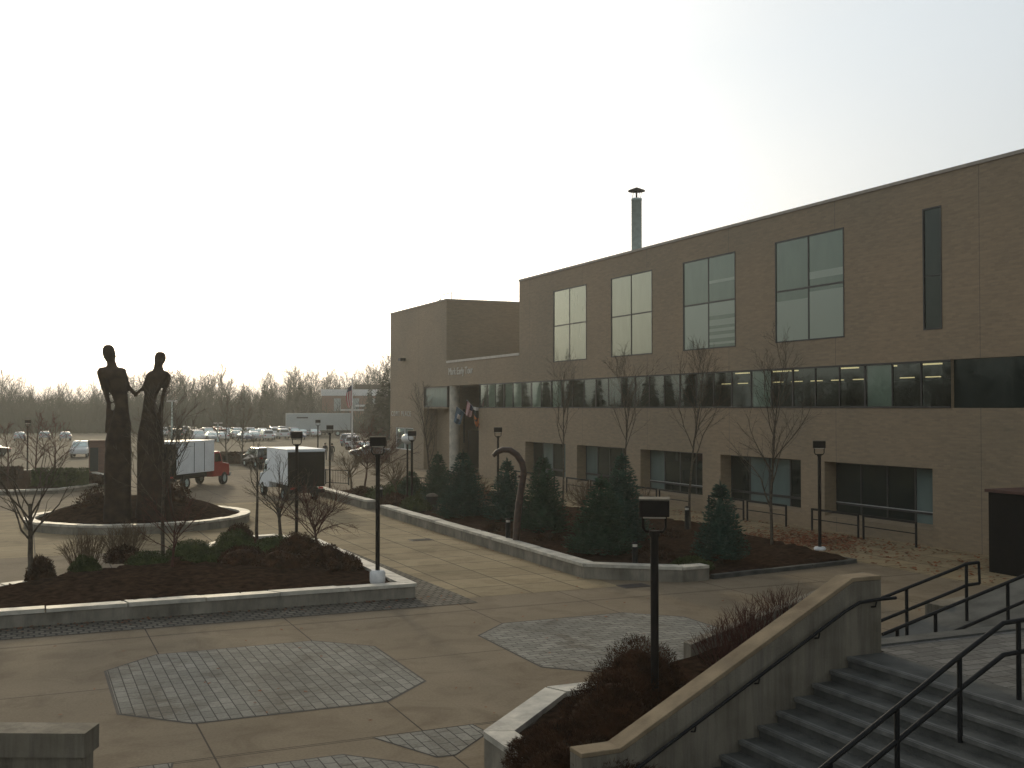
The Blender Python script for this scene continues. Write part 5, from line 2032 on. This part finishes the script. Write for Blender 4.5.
# red spiky barberries behind the stair wall
for (px, t, z, h, w, lb, sd_) in (
    (728, 19.2, .6, 1.05, 1.1, 'spiky red barberry at the low end of the thin wall', 61),
    (752, 19.9, .8, 1.0, 1.1, 'spiky red barberry in the middle of the three', 62),
    (784, 20.6, 1.0, .95, 1.2, 'spiky red barberry highest up the sloping planter', 63)):
    plant_tree(0, 0, 0, spiky_shrub(sd_, 120, h, w, .0065), lb, 'barberries behind the stair wall', M_TWIGR, loc=D(px, t, z), name='barberry', cat='shrub')
for (px, t, z, rx, ry, h, lb) in (
    (614, 15.9, .36, .86, .8, 1.1, 'large russet mound bush left of the close lamp post'),
    (640, 17.1, .40, .86, .75, 1.25, 'rounded russet bush behind the close lamp post'),
    (560, 15.3, .33, .75, .75, .5, 'low russet bush nearest the planter corner'),
    (664, 15.9, .45, .75, .6, .7, 'russet bush tight against the sloping stair wall'),
    (572, 14.6, .33, .85, .85, .62, 'low spreading russet bush in the middle of the planter'),
    (606, 14.0, .36, .85, .75, .55, 'russet bush behind the low end of the stair wall')):
    bush(px, t, z, int(px * 3), rx, h, lb, M_BROWNB, 'russet bushes by the stair', n=17000, leaf=.05, spiky=.35, ry=ry, core=.86)
# shrubs under the spruces and near the entrance
rng = random.Random(77)
k = 0
words = ['by the litter bin', 'below the crook sculpture', 'under the tallest spruce', 'by the lone spruce']
for (px, t, rx, h, m, lb) in (
    (548, 40.5, .6, .5, M_BROWNB, 'russet groundcover shrub right of the crook sculpture'),
    (494, 43.2, .6, .5, M_BROWNB, 'russet shrub in front of the broad blue spruce'),
    (588, 38, .7, .45, M_BROWNB, 'low russet shrub between sculpture and widest spruce'),
    (655, 37, .8, .45, M_BROWNB, 'low russet shrub behind the close lamp head'),
    (690, 35, .7, .35, M_YEW, 'low green shrub left of the lone spruce'),
    (665, 42, .8, .5, M_BROWNB, 'russet shrub below the middle bare tree'),
    (415, 55, .8, .7, M_YEW, 'dark green shrub under the entrance lamp'),
    (395, 57, .9, .7, M_BROWNB, 'dark russet shrub right of the planter lamp'),
    (380, 60, .9, .9, M_YEW, 'dark evergreen shrub behind the planter lamp'),
    (362, 62, .8, .7, M_BROWNB, 'russet shrub at the end of the short wall'),
    (428, 60, .8, .8, M_YEW, 'dark green shrub left of the litter bin'),
    (400, 66, 1.0, .9, M_YEW, 'wide evergreen shrub before the far wall')):
    bush(px, t, .15, int(px * 7 + t), rx, h, lb, m, 'shrubs in the long planter', n=1300, leaf=.09)
# clipped hedges
for (pa, pb, t, h, d, lb, m, z) in ((34, 88, 71, 1.15, 1.3, 'clipped green hedge on the island beyond the statues', M_YEW, .2), (204, 262, 104, 1.1, 1.2, 'dark hedge strip between the trucks and the car park', M_BROWNB, 0), (-30, 22, 78, 1.0, 1.4, 'russet hedge at the far left behind the lamp', M_BROWNB, .1), (80, 108, 73, .6, 1.0, 'low russet hedge beside the sign pillar', M_BROWNB, .2)):
    a, c = D(pa, t, z), D(pb, t, z)
    L = (c - a).length
    rng2 = random.Random(int(pa + 400))
    b = MB()
    b.box((.1, -d / 2 * .85, 0), (L - .1, d / 2 * .85, h * .88))
    for i in range(int(900 * L / 3)):
        x, y, zz = rng2.uniform(0, L), rng2.uniform(-d / 2, d / 2), rng2.uniform(0, h)
        w = rng2.random()
        if w < .45:
            y = -d / 2 + rng2.uniform(0, .12)
        elif w < .9:
            zz = h - rng2.uniform(0, .14) + .1 * noise.noise(Vector((x * .8, 0, pa)))
        p = Vector((x, y, zz))
        dd = Vector((rng2.gauss(0, 1), rng2.gauss(-.3, 1), rng2.gauss(.3, 1))).normalized()
        wd = dd.orthogonal().normalized() * .05
        b.add([p - wd, p + wd, p + dd * .16], [(0, 1, 2)])
    o = b.build('hedge', m, loc=a, rz=math.atan2(c.y - a.y, c.x - a.x))
    tag(o, lb, 'hedge', 'hedges')
# grass bank at the far right by the far corner
bush(385, 108, 0, 5, 3.0, .8, 'brown ground shrub at the foot of the far corner', M_BROWNB, 'shrubs around the entrance', n=900, leaf=.2)
# statue mound shrubs
bush(96, 50, .35, 71, .95, 1.35, 'dark shrub at the left foot of the taller statue', M_BROWNB, 'shrubs at the statues', n=1300, leaf=.1)
bush(174, 51.5, .5, 72, .95, 1.4, 'dark shrub at the right foot of the shorter statue', M_BROWNB, 'shrubs at the statues', n=1300, leaf=.1)

# fallen leaves on the walk
rng = random.Random(5)
b = MB()
for i in range(3800):
    if i < 2600:
        p = G(rng.gauss(800, 42), rng.gauss(541, 6))
        if p.x < 24 or p.x > 31:
            continue
    else:
        p = Vector((rng.uniform(26.3, 31.4), rng.uniform(24, 48), 0))
    z = .012 + rng.random() * .03
    if p.x < 26.1:
        z += .12
    a = rng.uniform(0, 6.28)
    s = rng.uniform(.05, .1)
    u = Vector((math.cos(a), math.sin(a), rng.uniform(-.3, .3))) * s
    v = Vector((-math.sin(a), math.cos(a), rng.uniform(-.3, .3))) * s * .6
    c = Vector((p.x, p.y, z + .02))
    b.add([c - u, c + v, c + u, c - v], [(0, 1, 2, 3)])
o = b.build('fallen_leaves', M_LEAF)
tag(o, 'drift of fallen brown leaves on the walk beside the lamp', kind='stuff')

rng = random.Random(15)
b = MB()
for i in range(420):
    k = rng.random()
    if k < .45:
        p = (rng.uniform(-4, 11), 28.95 - abs(rng.gauss(0, .35)))
    elif k < .75:
        p = (16.1 - abs(rng.gauss(0, .4)), rng.uniform(30, 52))
    else:
        p = (rng.uniform(-2, 22), rng.uniform(17.2, 29))
    a = rng.uniform(0, 6.28)
    s_ = rng.uniform(.03, .06)
    u = Vector((math.cos(a), math.sin(a), rng.uniform(-.2, .2))) * s_
    v = Vector((-math.sin(a), math.cos(a), rng.uniform(-.2, .2))) * s_ * .6
    c = Vector((p[0], p[1], .03))
    b.add([c - u, c + v, c + u, c - v], [(0, 1, 2, 3)])
o = b.build('fallen_leaves', M_LEAF)
tag(o, 'scattered single leaves along the planter walls and paving', kind='stuff')

# ------------------------------------------------------------------ far wood
far = [bare_tree(100 + i, 14.5, .2, .18, 17, 8, 5, .62, .9, twig=.019, l1=.4, sides=4).mesh('bare_tree', M_BARKF) for i in range(5)]


def far_conifer(seed, h, w):
    rng = random.Random(seed)
    b = MB()
    b.tube([(0, 0, 0), (0, 0, h)], [.25, .03], 5)
    z = h * .1
    while z < h:
        f = z / h
        rr = (w / 2) * (1 - f) ** .8 * rng.uniform(.75, 1.15)
        n = max(4, int(12 * rr / 1.5))
        for k in range(n):
            a = rng.uniform(0, 6.283)
            L = rr * rng.uniform(.5, 1.15) + .15
            o = Vector((math.cos(a), math.sin(a), 0))
            s = Vector((-math.sin(a), math.cos(a), 0)) * (.22 * L + .12)
            p = Vector((0, 0, z))
            tip = o * L + Vector((0, 0, z - .22 * L))
            b.add([p - s * .3, p + o * L * .55 - s, tip, p + o * L * .55 + s + Vector((0, 0, .15))], [(0, 1, 2, 3)])
        z += .22
    return b


conif = [far_conifer(200 + i, 12.5, 5.5).mesh('pine_tree', M_CONIF) for i in range(3)]
rng = random.Random(21)
cnt = 0


def far_tree(px, t, h, kind, label, group='trees of the far wood'):
    me = rng.choice(far if kind == 'bare' else conif)
    o = bpy.data.objects.new('bare_tree' if kind == 'bare' else 'pine_tree', me)
    link(o)
    o.location = D(px, t, 0)
    s = h / (14.5 if kind == 'bare' else 12.5)
    o.scale = (s * rng.uniform(.85, 1.2), s * rng.uniform(.85, 1.2), s)
    o.rotation_euler = (0, 0, rng.uniform(0, 6.28))
    tag(o, label, 'tree', group)


def skyline(px):
    pts = [(-60, 372), (0, 378), (20, 385), (50, 390), (80, 393), (100, 384), (140, 378), (180, 372), (215, 368), (235, 384), (260, 381), (290, 372), (320, 372), (345, 374), (370, 368), (395, 362)]
    for (a, ya), (c, yc) in zip(pts, pts[1:]):
        if a <= px <= c:
            return ya + (yc - ya) * (px - a) / (c - a)
    return 374


x = -50
while x < 392:
    for row, t in enumerate((238, 256, 276)):
        px = x + rng.uniform(-5, 5) + row * 2.3
        tt = t + rng.uniform(-6, 6)
        if 314 < px < 380:
            tt = 268 + rng.uniform(0, 16)
        hy = skyline(px) + rng.uniform(-7, 13) + (2 - row) * 3
        h = (EYE + (408 - hy) / FPX * tt) * (1.06 if row == 1 else .93)
        far_tree(px, tt, max(5, h), 'bare', 'bare grey brown tree of the far wood behind the car park')
    x += 8.2
for (px, t, hy) in ((264, 232, 381), (243, 236, 383), (271, 238, 385), (300, 233, 377), (290, 238, 384), (310, 236, 386), (340, 266, 384), (205, 240, 398), (60, 238, 402), (130, 240, 398), (370, 205, 384), (380, 190, 377)):
    h = EYE + (408 - hy) / FPX * t
    far_tree(px, t, h, 'pine', 'dark pine standing among the bare trees of the far wood', 'pines of the far wood')
for (px, t, hy, lb) in ((386, 150, 368, 'dark tall pine against the far corner of the brick building'), (378, 158, 388, 'dark pine left of the tall one by the building corner')):
    far_tree(px, t, EYE + (408 - hy) / FPX * t, 'pine', lb, 'pines by the building corner')
rng = random.Random(33)
for i in range(13):
    sx = rng.uniform(1.9, 2.5)
    Yw = 46 + 2.6 * i + rng.uniform(-.8, .8)
    me = rng.choice(conif)
    o = bpy.data.objects.new('pine_tree', me)
    link(o)
    o.location = (FX - FX * sx, Yw + Yw * sx, 0)
    hh_ = rng.uniform(10, 17)
    o.scale = (hh_ / 14, hh_ / 14, hh_ / 12.5)
    o.rotation_euler = (0, 0, rng.uniform(0, 6.28))
    tag(o, 'dark pine west of the plaza, mirrored in the strip windows', 'tree', 'pines mirrored in the strip windows')
# undergrowth and trees beyond, as one mass
b = MB()
rng = random.Random(9)


def stick(p, h, lean, r):
    top = p + Vector((rng.gauss(0, lean), rng.gauss(0, lean), h))
    b.tube([p, p.lerp(top, .5) + Vector((rng.gauss(0, .2), rng.gauss(0, .2), 0)), top], [r, r * .7, r * .25], 3, caps=False)
    return top


for i in range(3600):
    px = rng.uniform(-700, 400) if i > 1500 else rng.uniform(-20, 400)
    t = rng.uniform(236, 320)
    p = D(px, t, -.2)
    h = rng.uniform(4, 8.5)
    top = stick(p, h, .5, rng.uniform(.05, .14))
    for q in range(5):
        z = rng.uniform(.35, .95)
        s = p.lerp(top, z)
        a = rng.uniform(0, 6.283)
        e = s + Vector((math.cos(a), math.sin(a), rng.uniform(.5, 1.6))) * rng.uniform(.8, 2.4)
        b.tube([s, e], [.05, .02], 3, caps=False)
# low brush
for i in range(8000):
    px = rng.uniform(-500, 400) if i > 4500 else rng.uniform(-10, 396)
    t = rng.uniform(228, 300)
    p = D(px, t, 0)
    for q in range(3):
        e = p + Vector((rng.gauss(0, 1.0), rng.gauss(0, .6), rng.uniform(1.0, 5.5)))
        b.add([p, p + Vector((rng.uniform(.15, .5), 0, 0)), e], [(0, 1, 2)])
o = b.build('woods', M_BARKF)
tag(o, 'tangled undergrowth and trunks of the far wood', kind='stuff')
# wood west of the plaza, mirrored in the strip windows
b = MB()
for i in range(700):
    X = rng.uniform(-150, -75)
    Yq = rng.uniform(-20, 230)
    if X > -.05 * Yq - 30:
        continue
    p = Vector((X, Yq, -.2))
    h = rng.uniform(7, 14)
    top = stick(p, h, .6, rng.uniform(.1, .22))
    for q in range(16):
        z = rng.uniform(.25, .98)
        s = p.lerp(top, z)
        a = rng.uniform(0, 6.283)
        L = rng.uniform(1.0, 3.2)
        e = s + Vector((math.cos(a), math.sin(a), rng.uniform(.3, 1.3))) * L
        b.tube([s, e], [.08, .02], 3, caps=False)
        for w in range(3):
            s2 = s.lerp(e, rng.uniform(.3, .9))
            b.tube([s2, s2 + Vector((rng.gauss(0, .6), rng.gauss(0, .6), rng.uniform(.3, 1.2)))], [.035, .012], 3, caps=False)
for i in range(60):
    X = rng.uniform(-85, -70)
    Yq = rng.uniform(0, 220)
    c = far_conifer(300 + i % 4, rng.uniform(7, 12), rng.uniform(4, 6)) if i % 3 == 0 else None
    if c:
        o_ = len(b.v)
        b.v.extend([(v[0] + X, v[1] + Yq, v[2]) for v in c.v])
        b.f.extend([tuple(k + o_ for k in f) for f in c.f])
        b.mi.extend([1] * len(c.f))
        b.sm.extend([False] * len(c.f))
o = b.build('woods', [M_BARKF, M_CONIF])
tag(o, 'wood beyond the lawn west of the plaza', kind='stuff')

# ------------------------------------------------------------------ haze
if HAZE_DENSITY > 0:
    b = MB()
    b.box((-420, -60, -1.5), (330, 520, 60))
    m = bpy.data.materials.new('haze_air')
    m.use_nodes = True
    nt = m.node_tree
    nt.nodes.clear()
    out = nt.nodes.new('ShaderNodeOutputMaterial')
    v = nt.nodes.new('ShaderNodeVolumePrincipled')
    v.inputs['Color'].default_value = (0.93, 0.94, 0.88, 1)
    v.inputs['Density'].default_value = HAZE_DENSITY
    v.inputs['Anisotropy'].default_value = 0.5
    nt.links.new(v.outputs[0], out.inputs['Volume'])
    o = b.build('haze', m)
    tag(o, kind='stuff')
